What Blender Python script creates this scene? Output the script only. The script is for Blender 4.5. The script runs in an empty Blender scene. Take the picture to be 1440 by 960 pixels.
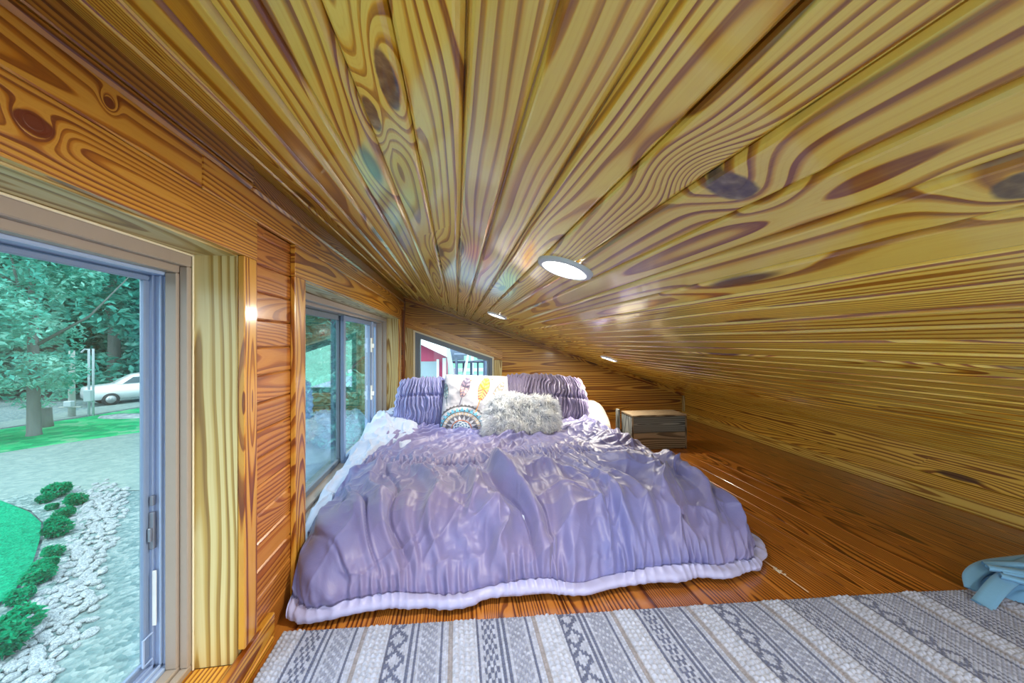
import bpy, bmesh, math, random
import numpy as np
from mathutils import Vector, Matrix

random.seed(7); RNG = np.random.RandomState(11)
SC = bpy.context.scene
COL = SC.collection

# ------------------------------------------------------------------ camera
F = 510.0; YAW = math.atan(78/F); CY, SY = math.cos(YAW), math.sin(YAW); H = 0.735
cam = bpy.data.cameras.new('camera'); cam.sensor_width = 36; cam.lens = F/1440*36; cam.clip_start = 0.02; cam.clip_end = 500
camo = bpy.data.objects.new('camera', cam); COL.objects.link(camo)
camo.location = (0, 0, H); camo.rotation_euler = (math.pi/2, 0, -YAW); SC.camera = camo

def ray(px, py):
    a = (px-720)/F; b = (480-py)/F
    return (a*CY+SY, -a*SY+CY, b)
GZ0, GS = -2.85, 0.0
def ground_z(x, y): return GZ0 - GS*(-.7*x+.71*y)
def onground(px, py):
    d = ray(px, py); k = (GZ0-H)/(d[2]+GS*(-.7*d[0]+.71*d[1]))
    return Vector((d[0]*k, d[1]*k, H+d[2]*k))
def onY(px, py, Y):
    d = ray(px, py); k = Y/d[1]; return Vector((d[0]*k, Y, H+d[2]*k))

# ------------------------------------------------------------------ room measures
XL, XR, YB = -0.46, 2.19, 3.25
CA, CK = 0.9725, 0.3348
def zc(x): return CA-CK*x

# ------------------------------------------------------------------ node helpers
class NT:
    def __init__(s, m):
        s.t = m.node_tree; s.t.nodes.clear()
    def n(s, typ, **kw):
        nd = s.t.nodes.new(typ)
        for k, v in kw.items(): setattr(nd, k, v)
        return nd
    def put(s, sock, v):
        if v is None: return
        if isinstance(v, (int, float)):
            if sock.type == 'RGBA': sock.default_value = (v, v, v, 1)
            elif sock.type == 'VECTOR': sock.default_value = (v, v, v)
            else: sock.default_value = v
        elif isinstance(v, (tuple, list)):
            if sock.type == 'RGBA' and len(v) == 3: v = (*v, 1)
            sock.default_value = v
        else: s.t.links.new(v, sock)
    def m(s, op, a, b=None, c=None, clamp=False):
        nd = s.n('ShaderNodeMath', operation=op); nd.use_clamp = clamp
        for i, v in enumerate((a, b, c)): s.put(nd.inputs[i], v)
        return nd.outputs[0]
    def xyz(s, x, y, z):
        nd = s.n('ShaderNodeCombineXYZ')
        for i, v in enumerate((x, y, z)): s.put(nd.inputs[i], v)
        return nd.outputs[0]
    def sep(s, v):
        nd = s.n('ShaderNodeSeparateXYZ'); s.put(nd.inputs[0], v); return nd.outputs
    def noise(s, vec, scale=5, detail=2, rough=.5, out=0, dist=0):
        nd = s.n('ShaderNodeTexNoise'); s.put(nd.inputs['Vector'], vec)
        nd.inputs['Scale'].default_value = scale; nd.inputs['Detail'].default_value = detail
        nd.inputs['Roughness'].default_value = rough; nd.inputs['Distortion'].default_value = dist
        return nd.outputs[out]
    def voro(s, vec, scale=5, out='Distance', rnd=1.0, feature='F1'):
        nd = s.n('ShaderNodeTexVoronoi', feature=feature); s.put(nd.inputs['Vector'], vec)
        nd.inputs['Scale'].default_value = scale; nd.inputs['Randomness'].default_value = rnd
        return nd.outputs[out]
    def ramp(s, fac, stops, interp='LINEAR'):
        nd = s.n('ShaderNodeValToRGB'); s.put(nd.inputs[0], fac); r = nd.color_ramp; r.interpolation = interp
        while len(r.elements) < len(stops): r.elements.new(.5)
        for e, (p, c) in zip(r.elements, stops):
            e.position = p; e.color = (*c, 1) if len(c) == 3 else c
        return nd.outputs[0]
    def mix(s, fac, a, b, mode='MIX'):
        nd = s.n('ShaderNodeMix', data_type='RGBA', blend_type=mode)
        s.put(nd.inputs[0], fac); s.put(nd.inputs[6], a); s.put(nd.inputs[7], b); return nd.outputs[2]
    def smooth(s, v, lo, hi, a=0., b=1.):
        nd = s.n('ShaderNodeMapRange', interpolation_type='SMOOTHSTEP')
        s.put(nd.inputs[0], v); nd.inputs[1].default_value = lo; nd.inputs[2].default_value = hi
        nd.inputs[3].default_value = a; nd.inputs[4].default_value = b; return nd.outputs[0]
    def bump(s, h, strength=.3, dist=.01):
        nd = s.n('ShaderNodeBump'); s.put(nd.inputs['Height'], h)
        nd.inputs['Strength'].default_value = strength; nd.inputs['Distance'].default_value = dist
        return nd.outputs[0]
    def bsdf(s, color, rough=.5, normal=None, metallic=0, coat=0, coat_rough=.1, sheen=0, spec=.5, emission=None, estr=0):
        nd = s.n('ShaderNodeBsdfPrincipled'); I = nd.inputs
        s.put(I['Base Color'], color); s.put(I['Roughness'], rough); s.put(I['Metallic'], metallic)
        s.put(I['Coat Weight'], coat); I['Coat Roughness'].default_value = coat_rough
        s.put(I['Sheen Weight'], sheen); s.put(I['Specular IOR Level'], spec)
        if normal is not None: s.put(I['Normal'], normal); 
        if emission is not None:
            s.put(I['Emission Color'], emission); I['Emission Strength'].default_value = estr
        s.out(nd.outputs[0]); return nd
    def out(s, sh):
        o = s.n('ShaderNodeOutputMaterial'); s.t.links.new(sh, o.inputs[0])

def S(r, g, b):   # sRGB 0-255 to linear
    return tuple((((c/255)/12.92) if c/255 <= .04045 else ((c/255+.055)/1.055)**2.4) for c in (r, g, b))

def newmat(name):
    m = bpy.data.materials.new(name); m.use_nodes = True; return m, NT(m)

def wood(name, light, mid, dark, ring=.0075, gloss=.35, coat=.6, coat_rough=.18, knots=True, explicit=(), seed=0., amp=.30, freq=.55, contrast=1., tone=.5, worn=0., coat_ior=1.5, lo=.30, rvar=.3, kcol=None, kamp=.055, ktight=.22):
    m, t = newmat(name)
    g = t.n('ShaderNodeUVMap'); g.uv_map = 'grain'; sd = t.n('ShaderNodeUVMap'); sd.uv_map = 'seed'
    u, v, _ = t.sep(g.outputs[0]); a, b, _ = t.sep(sd.outputs[0])
    a = t.m('ADD', a, seed)
    A = t.m('MULTIPLY', a, 17.3); B = t.m('MULTIPLY', b, 29.1)
    uo = t.m('ADD', u, A)
    n1 = t.noise(t.xyz(t.m('MULTIPLY', uo, freq), B, A), 1, 1.5)
    d = t.m('MULTIPLY', t.m('SUBTRACT', n1, .47), amp)
    vc = t.m('SUBTRACT', v, t.m('MULTIPLY', t.m('SUBTRACT', b, .5), .09))
    n3 = t.noise(t.xyz(t.m('MULTIPLY', uo, 1.25), t.m('MULTIPLY', v, 8.), B), 1, 2.5)
    w = t.m('MULTIPLY', t.m('SUBTRACT', n3, .5), .042)
    R = t.m('SQRT', t.m('ADD', t.m('MULTIPLY', vc, vc), t.m('MULTIPLY', d, d)))
    R = t.m('ADD', R, w)
    kmask = None
    if knots:
        kv = t.xyz(t.m('MULTIPLY', uo, 1.15), t.m('ADD', t.m('MULTIPLY', v, 6.), t.m('MULTIPLY', B, 3.)), 0)
        vd = t.n('ShaderNodeTexVoronoi', voronoi_dimensions='2D'); t.put(vd.inputs['Vector'], kv); vd.inputs['Scale'].default_value = 1
        dk = vd.outputs['Distance']; cr = t.sep(vd.outputs['Color'])[0]
        on = t.m('GREATER_THAN', cr, .62)
        dk = t.m('ADD', dk, t.m('MULTIPLY', t.m('SUBTRACT', n3, .5), .08))
        bumpk = t.m('MULTIPLY', t.m('EXPONENT', t.m('MULTIPLY', t.m('MULTIPLY', dk, dk), -30.)), .035)
        R = t.m('ADD', R, t.m('MULTIPLY', bumpk, on))
        kmask = t.m('MULTIPLY', t.smooth(dk, .05, .10, 1, 0), on)
    emask = None
    if explicit:
        tc = t.n('ShaderNodeTexCoord'); px, py, pz = t.sep(tc.outputs['Object'])
        nz = t.m('MULTIPLY', t.m('SUBTRACT', t.noise(tc.outputs['Object'], 45, 2), .5), .5)
        for (cx, cy, cz, rx, ry, rz) in explicit:
            e = t.m('ADD', t.m('POWER', t.m('DIVIDE', t.m('SUBTRACT', px, cx), rx), 2.), t.m('POWER', t.m('DIVIDE', t.m('SUBTRACT', py, cy), ry), 2.))
            e = t.m('ADD', e, t.m('POWER', t.m('DIVIDE', t.m('SUBTRACT', pz, cz), rz), 2.))
            e = t.m('SQRT', e)
            R = t.m('ADD', R, t.m('MULTIPLY', t.m('EXPONENT', t.m('MULTIPLY', t.m('MULTIPLY', e, e), -ktight)), kamp))
            k = t.smooth(t.m('ADD', e, nz), .85, 1.1, 1, 0)
            emask = k if emask is None else t.m('MAXIMUM', emask, k)
    rings = t.m('DIVIDE', R, t.m('MULTIPLY', t.m('ADD', 1-rvar, t.m('MULTIPLY', t.m('FRACT', t.m('MULTIPLY', a, 5.31)), 2*rvar)), ring))
    fr = t.m('FRACT', rings)
    # width/darkness of each late-wood line varies from ring to ring
    rid = t.m('FLOOR', rings); rn = t.noise(t.xyz(rid, A, t.m('MULTIPLY', uo, .8)), .9, 0)
    late = t.m('MULTIPLY', t.smooth(fr, lo, .80), t.smooth(fr, .90, 1.0, 1, 0))
    late = t.m('MULTIPLY', late, t.m('ADD', .45, t.m('MULTIPLY', rn, .95)), clamp=True)
    sub = t.m('PINGPONG', t.m('ADD', t.m('MULTIPLY', rings, 3.6), t.m('MULTIPLY', rn, 2.)), .5)
    late = t.m('ADD', late, t.m('MULTIPLY', t.m('SUBTRACT', sub, .25), .34), clamp=True)
    fine = t.noise(t.xyz(t.m('MULTIPLY', uo, 7.), t.m('MULTIPLY', v, 420.), B), 1, 2)
    late = t.m('ADD', t.m('MULTIPLY', late, contrast), t.m('MULTIPLY', t.m('SUBTRACT', fine, .5), .28), clamp=True)
    base = t.ramp(late, [(0, light), (.45, mid), (1, dark)])
    tn = t.noise(t.xyz(t.m('MULTIPLY', uo, .6), t.m('MULTIPLY', v, 5.), A), 1.3, 2)
    tonev = t.m('ADD', t.m('MULTIPLY', t.m('SUBTRACT', a if False else t.m('FRACT', t.m('MULTIPLY', b, 7.7)), .5), .30*tone*2), t.m('MULTIPLY', t.m('SUBTRACT', tn, .5), 1.0*tone))
    base = t.mix(1, base, t.ramp(t.m('ADD', tonev, .5), [(0, (.62, .52, .42)), (.5, (.92, .90, .86)), (1, (1.12, 1.14, 1.16))]), 'MULTIPLY')
    if kmask is not None: base = t.mix(t.m('MULTIPLY', kmask, .9), base, S(70, 30, 14))
    if emask is not None:
        kc = t.ramp(t.noise(tc.outputs['Object'], 70, 3), [(.3, S(62, 42, 20)), (.55, S(112, 90, 52)), (.75, S(150, 132, 96))])
        base = t.mix(emask, base, kcol or kc)
    if worn:
        tc2 = t.n('ShaderNodeTexCoord')
        wn = t.smooth(t.noise(tc2.outputs['Object'], 3.2, 6, .7), .60, .72)
        base = t.mix(t.m('MULTIPLY', wn, worn), base, S(190, 170, 150))
    hgt = t.m('ADD', t.m('MULTIPLY', late, -.5), t.m('MULTIPLY', fine, .3))
    sm = t.noise(t.xyz(t.m('MULTIPLY', uo, 2.), t.m('MULTIPLY', v, 25.), A), 1, 2)
    nrm = t.bump(t.m('ADD', hgt, t.m('MULTIPLY', sm, 1.2)), .22, .003)
    bs = t.bsdf(base, t.m('ADD', gloss, t.m('MULTIPLY', fine, .15)), nrm, coat=coat, coat_rough=coat_rough)
    bs.inputs['Coat IOR'].default_value = coat_ior
    t.put(bs.inputs['Coat Normal'], t.bump(t.m('ADD', t.m('MULTIPLY', sm, 1.), t.m('MULTIPLY', hgt, .35)), .09, .003))
    return m

def simple(name, col, rough=.5, nscale=30, namp=.12, bump=.1, bdist=.002, metallic=0, coat=0, sheen=0, spec=.5, stretch=(1, 1, 1)):
    m, t = newmat(name); tc = t.n('ShaderNodeTexCoord'); mp = t.n('ShaderNodeMapping')
    t.put(mp.inputs[0], tc.outputs['Object']); mp.inputs['Scale'].default_value = stretch
    n = t.noise(mp.outputs[0], nscale, 3)
    c = t.mix(n, tuple(x*(1-namp) for x in col), tuple(min(1, x*(1+namp)) for x in col))
    t.bsdf(c, rough, t.bump(n, bump, bdist), metallic, coat, sheen=sheen, spec=spec); return m

def glassmat(name, tint=(.92, .97, .97), refl=.10, rough=.01):
    m, t = newmat(name)
    tr = t.n('ShaderNodeBsdfTransparent'); tr.inputs[0].default_value = (*tint, 1)
    gl = t.n('ShaderNodeBsdfGlossy'); gl.inputs['Roughness'].default_value = rough
    gl.inputs[0].default_value = (.9, .95, 1, 1)
    fr = t.n('ShaderNodeLayerWeight'); fr.inputs[0].default_value = .5
    mx = t.n('ShaderNodeMixShader'); t.put(mx.inputs[0], t.m('ADD', t.m('MULTIPLY', t.m('POWER', fr.outputs['Facing'], 4.), .8), refl*.35, clamp=True))
    t.t.links.new(tr.outputs[0], mx.inputs[1]); t.t.links.new(gl.outputs[0], mx.inputs[2]); t.out(mx.outputs[0]); return m

# ------------------------------------------------------------------ mesh helpers
def link(name, me, mat=None, parent=None, smooth=False):
    o = bpy.data.objects.new(name, me); COL.objects.link(o)
    if mat is not None:
        for mm in (mat if isinstance(mat, (list, tuple)) else [mat]): me.materials.append(mm)
    if smooth: me.polygons.foreach_set('use_smooth', [True]*len(me.polygons))
    if parent is not None: o.parent = parent
    return o
def tag(o, label=None, cat=None, group=None, kind=None):
    if label: o['label'] = label
    if cat: o['category'] = cat
    if group: o['group'] = group
    if kind: o['kind'] = kind
    return o
def empty(name, loc=(0, 0, 0), rz=0):
    o = bpy.data.objects.new(name, None); COL.objects.link(o); o.location = loc; o.rotation_euler = (0, 0, rz); o.empty_display_size = .1
    return o

class MB:
    """collects shapes with grain / seed uvs and builds one mesh"""
    def __init__(s): s.v = []; s.f = []; s.uv = []; s.sd = []; s.mi = []
    def poly(s, pts, uvs=None, seed=(0, 0), mi=0):
        i = len(s.v); s.v += [tuple(p) for p in pts]; s.f.append(tuple(range(i, i+len(pts))))
        s.uv.append(uvs or [(0, 0)]*len(pts)); s.sd.append([seed]*len(pts)); s.mi.append(mi)
    def box(s, x0, x1, y0, y1, z0, z1, grain='Y', seed=None, ch=.0015, mat=None, mi=0, off=None):
        """chamfered box; grain = axis letter; mat = optional 4x4 applied to the points"""
        seed = seed or (random.random(), random.random())
        bm = bmesh.new(); bmesh.ops.create_cube(bm, size=1)
        for v in bm.verts:
            v.co = Vector(((x0+x1)/2+v.co.x*(x1-x0), (y0+y1)/2+v.co.y*(y1-y0), (z0+z1)/2+v.co.z*(z1-z0)))
        if ch > 0: bmesh.ops.bevel(bm, geom=bm.edges[:], offset=min(ch, .45*min(x1-x0, y1-y0, z1-z0)), segments=1, affect='EDGES', profile=.5)
        bm.normal_update()
        gi = 'XYZ'.index(grain); c = ((x0+x1)/2, (y0+y1)/2, (z0+z1)/2)
        for f in bm.faces:
            n = f.normal; ax = max(range(3), key=lambda k: abs(n[k]))
            rest = [k for k in range(3) if k != gi]
            pts = [v.co.copy() for v in f.verts]
            if ax == gi: uv = [((p[rest[0]]-c[rest[0]])*.25+seed[0], p[rest[1]]-c[rest[1]]) for p in pts]
            else:
                wv = [k for k in rest if k != ax][0]
                uv = [(p[gi], p[wv]-c[wv]) for p in pts]
            if mat is not None: pts = [mat @ p for p in pts]
            s.poly(pts, uv, seed, mi)
        bm.free(); return s
    def tube(s, pts, r, seg=10, mi=0, cap=True):
        pts = [Vector(p) for p in pts]; rs = r if isinstance(r, (list, tuple)) else [r]*len(pts)
        rings = []
        for i, p in enumerate(pts):
            d = (pts[min(i+1, len(pts)-1)]-pts[max(i-1, 0)]).normalized()
            up = Vector((0, 0, 1)) if abs(d.z) < .9 else Vector((1, 0, 0))
            a = d.cross(up).normalized(); b = d.cross(a)
            i0 = len(s.v)
            for k in range(seg):
                t = 2*math.pi*k/seg; s.v.append(tuple(p+a*math.cos(t)*rs[i]+b*math.sin(t)*rs[i]))
            rings.append(i0)
        for i in range(len(rings)-1):
            for k in range(seg):
                k2 = (k+1) % seg
                s.f.append((rings[i]+k, rings[i]+k2, rings[i+1]+k2, rings[i+1]+k)); s.uv.append([(0, 0)]*4); s.sd.append([(0, 0)]*4); s.mi.append(mi)
        if cap:
            for R0, rev in ((rings[0], True), (rings[-1], False)):
                idx = [R0+k for k in range(seg)]
                s.f.append(tuple(idx[::-1] if rev else idx)); s.uv.append([(0, 0)]*seg); s.sd.append([(0, 0)]*seg); s.mi.append(mi)
        return s
    def lathe(s, prof, c=(0, 0, 0), seg=40, mi=0, mat=None):
        c = Vector(c); rings = []
        for r, z in prof:
            i0 = len(s.v)
            for k in range(seg):
                t = 2*math.pi*k/seg; p = Vector((r*math.cos(t), r*math.sin(t), z))
                if mat is not None: p = mat @ p
                s.v.append(tuple(p+c))
            rings.append(i0)
        for i in range(len(rings)-1):
            for k in range(seg):
                k2 = (k+1) % seg
                s.f.append((rings[i]+k, rings[i]+k2, rings[i+1]+k2, rings[i+1]+k)); s.uv.append([(0, 0)]*4); s.sd.append([(0, 0)]*4); s.mi.append(mi)
        return s
    def mesh(s, name):
        me = bpy.data.meshes.new(name); me.from_pydata(s.v, [], s.f)
        g = me.uv_layers.new(name='grain'); d = me.uv_layers.new(name='seed')
        flat = [c for f in s.uv for c in f]; fs = [c for f in s.sd for c in f]
        g.data.foreach_set('uv', np.array(flat, dtype=np.float32).ravel()); d.data.foreach_set('uv', np.array(fs, dtype=np.float32).ravel())
        me.polygons.foreach_set('material_index', s.mi); me.update(); return me
    def build(s, name, mat, parent=None, smooth=False): return link(name, s.mesh(name), mat, parent, smooth)

def gridmesh(name, P, closed_u=False, closed_v=False, colors=None):
    """P: (n, m, 3) array -> quad mesh"""
    n, m = P.shape[:2]
    idx = np.arange(n*m).reshape(n, m)
    a = idx if not closed_u else np.vstack([idx, idx[:1]])
    if closed_v: a = np.hstack([a, a[:, :1]])
    q = np.stack([a[:-1, :-1], a[:-1, 1:], a[1:, 1:], a[1:, :-1]], -1).reshape(-1, 4)
    me = bpy.data.meshes.new(name)
    me.vertices.add(n*m); me.vertices.foreach_set('co', P.reshape(-1).astype(np.float32))
    me.loops.add(q.size); me.loops.foreach_set('vertex_index', q.reshape(-1).astype(np.int32))
    me.polygons.add(len(q)); me.polygons.foreach_set('loop_start', (np.arange(len(q))*4).astype(np.int32))
    me.update(calc_edges=True)
    if colors is not None:
        ca = me.color_attributes.new('tint', 'FLOAT_COLOR', 'POINT')
        c4 = np.ones((n*m, 4), np.float32); c4[:, :3] = colors.reshape(-1, 3); ca.data.foreach_set('color', c4.ravel())
    me.polygons.foreach_set('use_smooth', [True]*len(me.polygons))
    return me

_VT = {}
def vnoise(x, y, seed=0):
    """smooth 2D value noise in [-1,1]"""
    if seed not in _VT: _VT[seed] = np.random.RandomState(seed).rand(256, 256)*2-1
    T = _VT[seed]
    xi = np.floor(x).astype(int); yi = np.floor(y).astype(int); fx = x-xi; fy = y-yi
    fx = fx*fx*fx*(fx*(fx*6-15)+10); fy = fy*fy*fy*(fy*(fy*6-15)+10)
    g = lambda a, b: T[a % 256, b % 256]
    return (g(xi, yi)*(1-fx)+g(xi+1, yi)*fx)*(1-fy)+(g(xi, yi+1)*(1-fx)+g(xi+1, yi+1)*fx)*fy
def fbm(x, y, seed=0, o=3):
    r = 0; a = 1.; f = 1.
    for k in range(o): r = r+a*vnoise(x*f+k*13.7, y*f-k*7.1, seed+k); a *= .5; f *= 2
    return r
def ss(x, a, b):
    t = np.clip((x-a)/(b-a), 0, 1); return t*t*(3-2*t)

# ------------------------------------------------------------------ materials
KN = [(0.262, 0.314, 0.885, .026, .021, .03), (-0.068, 0.379, 0.995, .010, .045, .03), (-0.100, 0.455, 1.005, .009, .035, .03), (0.39, 0.190, 0.842, .018, .02, .02),
      (-0.43, 0.33, 1.116, .006, .03, .02)]
W_ceil = wood('ceiling_pine', S(252, 220, 96), S(230, 172, 32), S(146, 80, 0), ring=.0165, rvar=.62, gloss=.26, coat=1., coat_rough=.10, coat_ior=1.58, explicit=KN, amp=.36, freq=.42, tone=.5, lo=.42)
W_wall = wood('wall_pine', S(205, 152, 58), S(176, 112, 30), S(112, 54, 10), ring=.0085, gloss=.33, coat=.5, coat_rough=.15, seed=3.1)
W_red = wood('siding_pine', S(188, 124, 52), S(164, 92, 28), S(112, 50, 12), ring=.0085, gloss=.4, coat=.35, coat_rough=.2, seed=5.3, contrast=.8)
W_back = wood('gable_pine', S(206, 154, 60), S(172, 112, 30), S(108, 56, 12), ring=.016, gloss=.4, coat=.3, seed=8.4, contrast=.95)
W_trim = wood('trim_pine', S(214, 160, 62), S(188, 120, 24), S(124, 60, 8), ring=.0080, gloss=.3, coat=.55, coat_rough=.15, seed=1.7, kcol=S(104, 40, 10), kamp=.028, ktight=.5,
              explicit=[(-.446, .461, .967, .03, .020, .012), (-.446, .545, 1.045, .03, .008, .008)])
W_jamb = wood('jamb_pine', S(208, 194, 142), S(182, 154, 84), S(116, 80, 34), ring=.0125, gloss=.4, coat=.3, seed=9.9, contrast=.85)
W_floor = wood('floor_pine', S(184, 120, 50), S(148, 84, 26), S(80, 36, 10), ring=.0095, gloss=.26, coat=.7, coat_rough=.12, seed=6.6, knots=True, worn=.12)
W_right = wood('kneewall_pine', S(238, 192, 76), S(212, 154, 42), S(136, 80, 16), ring=.011, gloss=.38, coat=.4, seed=12.1)
W_crate = wood('weathered_wood', S(128, 132, 126), S(92, 98, 94), S(52, 54, 50), ring=.010, gloss=.7, coat=0, seed=4.2, knots=False, tone=.9)
W_crate2 = wood('weathered_brown_wood', S(140, 122, 94), S(104, 86, 60), S(62, 48, 30), ring=.009, gloss=.7, coat=0, seed=2.2, knots=False, tone=.9)
M_frame = simple('taupe_vinyl', S(158, 146, 136), .45, 60, .04, .05)
M_sash = simple('blue_grey_vinyl', S(120, 140, 172), .35, 60, .05, .05)
M_sash2 = simple('pale_vinyl', S(160, 182, 218), .35, 60, .05, .05)
M_dgrey = simple('slate_vinyl', S(112, 122, 134), .45, 60, .05, .05)
M_gap = simple('white_caulk', S(226, 218, 190), .6, 80, .08, .2)
M_glass = glassmat('window_glass'); M_scr = glassmat('screened_glass', (.90, .95, .95), .08, .35); M_glass2 = glassmat('reflective_window_glass', (.80, .88, .90), .6)
M_white = simple('white_plastic', S(232, 232, 226), .4, 40, .03, .03)
M_latch = simple('latch_metal', S(140, 146, 160), .35, 60, .06, .05, metallic=.6)

# ------------------------------------------------------------------ the setting: loft shell
# floor: boards along Y
YN = -1.1
fb = MB(); x = -0.60; k = 0
edges = []
while x < XR+.02: edges.append(x); x += .085 if x > 1.0 else .128
edges = [e for e in edges if abs(e-1.02) > .06 or e < .9] + [1.022]; edges = sorted(edges)+[XR+.02]
for i in range(len(edges)-1):
    fb.box(edges[i]+.0004, edges[i+1]-.0004, YN, YB+.02, -.02, 0, 'Y', ch=.0012)
fb.box(-.62, XR+.05, YN, YB+.02, -.10, -.021, 'Y', ch=0)
o = fb.build('floor', W_floor); tag(o, 'glossy reddish pine plank floor of the loft', kind='structure')
# filler in the floor seam
sp = MB(); yy = 1.04
for (a, b, w) in ((.92, 1.13, .0022), (1.135, 1.15, .004), (1.33, 1.52, .0013)):
    sp.box(1.0205-w/2+(a > 1.3)*.16, 1.0205+w/2+(a > 1.3)*.16, a, b, -.001, .0007, 'Y', ch=.0002)
for q in range(16):
    cx = 1.0205+random.uniform(-.008, .008); cy = 1.02+random.uniform(-.02, .02); r_ = random.uniform(.0015, .004)
    sp.box(cx-r_, cx+r_, cy-r_, cy+r_, -.001, .0006, 'Y', ch=.0002)
o = sp.build('trim_1', simple('seam_filler', S(214, 206, 190), .7, 90, .15)); tag(o, 'pale filler in a long seam of the floorboards', kind='structure')

# ceiling: sloped beadboard, boards along Y, one wide board = two beads
cb = MB(); SP = .0588; prof = []
vw, vd = .0062, .0072
n0 = int((XL-.03-.0049)/SP)-1
xg = .0049+SP*n0
while xg < XR+.05:
    j = round((xg-.0049)/SP); full = (j % 2 == 0)
    w_ = vw if full else vw*.75; dd = vd if full else vd*.8
    prof.append((xg, w_, dd, j)); xg += SP
LEN = YB+.02-YN
def cpt(x, y, up): # point on ceiling slope raised by 'up' along the normal
    nx, nz = CK/math.hypot(1, CK), 1/math.hypot(1, CK)
    return (x+nx*up, y, zc(x)+nz*up)
for a, b in zip(prof[:-1], prof[1:]):
    j = a[3]; bid = j//2 if True else 0
    rs = random.Random(bid*7+3); seed = (rs.random(), rs.random())
    cxb = .0049+SP*(bid*2+1)
    sl = .0007; sd_ = .004
    rows = [(a[0], a[2]+sd_), (a[0]+sl, a[2]+sd_), (a[0]+sl+.0001, a[2]), (a[0]+a[1]*.55, a[2]*.45), (a[0]+a[1], .0006), (a[0]+a[1]+.0020, 0),
            (b[0]-b[1]-.0020, 0), (b[0]-b[1], .0006), (b[0]-b[1]*.55, b[2]*.45), (b[0]-sl-.0001, b[2]), (b[0]-sl, b[2]+sd_), (b[0], b[2]+sd_)]
    for (xa, ua), (xb, ub) in zip(rows[:-1], rows[1:]):
        pts = [cpt(xa, YN, ua), cpt(xa, YB+.02, ua), cpt(xb, YB+.02, ub), cpt(xb, YN, ub)]
        uv = [(YN, (xa-cxb)*1.054), (YB, (xa-cxb)*1.054), (YB, (xb-cxb)*1.054), (YN, (xb-cxb)*1.054)]
        cb.poly(pts, uv, seed)
a, b = prof[0][0], prof[-1][0]
top = [cpt(a, YN, .16), cpt(b, YN, .16), cpt(b, YB+.3, .16), cpt(a, YB+.3, .16)]
cb.poly(top); cb.poly([cpt(a, YN, .004), cpt(a, YN, .16), cpt(b, YN, .16), cpt(b, YN, .004)][::-1])
cb.poly([cpt(a, YN, .004), cpt(a, YB+.3, .004), cpt(a, YB+.3, .16), cpt(a, YN, .16)])
cb.poly([cpt(a, YB+.02, .004), cpt(b, YB+.02, .004), cpt(b, YB+.02, .16), cpt(a, YB+.02, .16)][::-1])
cb.poly([cpt(b, YN, .004), cpt(b, YB+.3, .004), cpt(b, YB+.3, .16), cpt(b, YN, .16)][::-1])
o = cb.build('ceiling', W_ceil); tag(o, 'sloping varnished pine beadboard ceiling with strong grain', kind='structure')

# left wall
W1 = (-.62, .850, .05, .919)      # window 1: y0,y1,z0,z1 (opening)
W2 = (1.166, 2.99, .05, .919)
WT = XL-.185
lw = MB()
ztop = zc(XL)+.06
JT = .016
for (y0, y1, z0, z1) in ((YN, W1[0]-JT, -.02, ztop), (W1[0]-JT, W1[1]+JT, W1[3]+.013, ztop), (W1[0]-JT, W1[1]+JT, -.1, W1[2]-.013), (W1[1]+JT, W2[0]-JT, -.1, ztop), (W2[0]-JT, W2[1]+JT, W2[3]+.013, ztop), (W2[0]-JT, W2[1]+JT, -.1, W2[2]-.013), (W2[1]+JT, YB+.2, -.1, ztop)):
    lw.box(WT, XL-.012, y0, y1, z0, z1, 'Y', ch=0)
# siding boards between the windows and beyond
def siding(mb, y0, y1, z0, z1, step, ax='Y', x0=XL-.013, x1=XL):
    z = z0
    while z < z1-.002:
        zz = min(z+step, z1); sd = (random.random(), random.random())
        mb.box(x0, x1, y0, y1, z+.0004, zz-.0004, ax, sd, ch=.0035); z = zz
siding(lw, W1[1]+.0155, W2[0]-.0155, 0, 1.01, .0655)
siding(lw, W2[1]+.0155, YB, 0, 1.01, .0655)
siding(lw, YN, W1[0]-.0155, 0, 1.01, .0655)
siding(lw, W1[0], W1[1], W1[3]+.0135, 1.01, .04); siding(lw, W2[0], W2[1], W2[3]+.0135, 1.01, .04)
o = lw.build('wall_left', W_red); tag(o, 'left knee wall of horizontal reddish pine siding between two windows', kind='structure')
# frieze + cornice board under the ceiling on the left
tm = MB()
tm.box(XL, XL+.014, YN, .72, 1.008, 1.075, 'Y', (.33, .31), ch=.002)
tm.box(XL, XL+.014, .722, YB-.02, 1.008, 1.075, 'Y', (.7, .63), ch=.002)
o = tm.build('trim_2', W_trim); tag(o, 'flat pine frieze board running above the left windows', kind='structure')
tm = MB()
for (a_, b_, s_) in ((YN, .875, (.2, .8)), (.877, YB-.02, (.9, .2))):
    tm.box(XL, XL+.020, a_, b_, 1.068, 1.084, 'Y', s_, ch=.005)
    tm.box(XL, XL+(.020 if a_ < 0 else .010), a_, b_, 1.084, zc(XL)-.006+.004, 'Y', s_, ch=.002)
o = tm.build('trim_3', wood('cornice_pine', S(196, 142, 58), S(160, 100, 26), S(104, 54, 12), ring=.006, coat=.8, coat_rough=.12, seed=14., knots=False)); tag(o, 'beaded pine cornice under the ceiling along the left wall', kind='structure')

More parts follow.
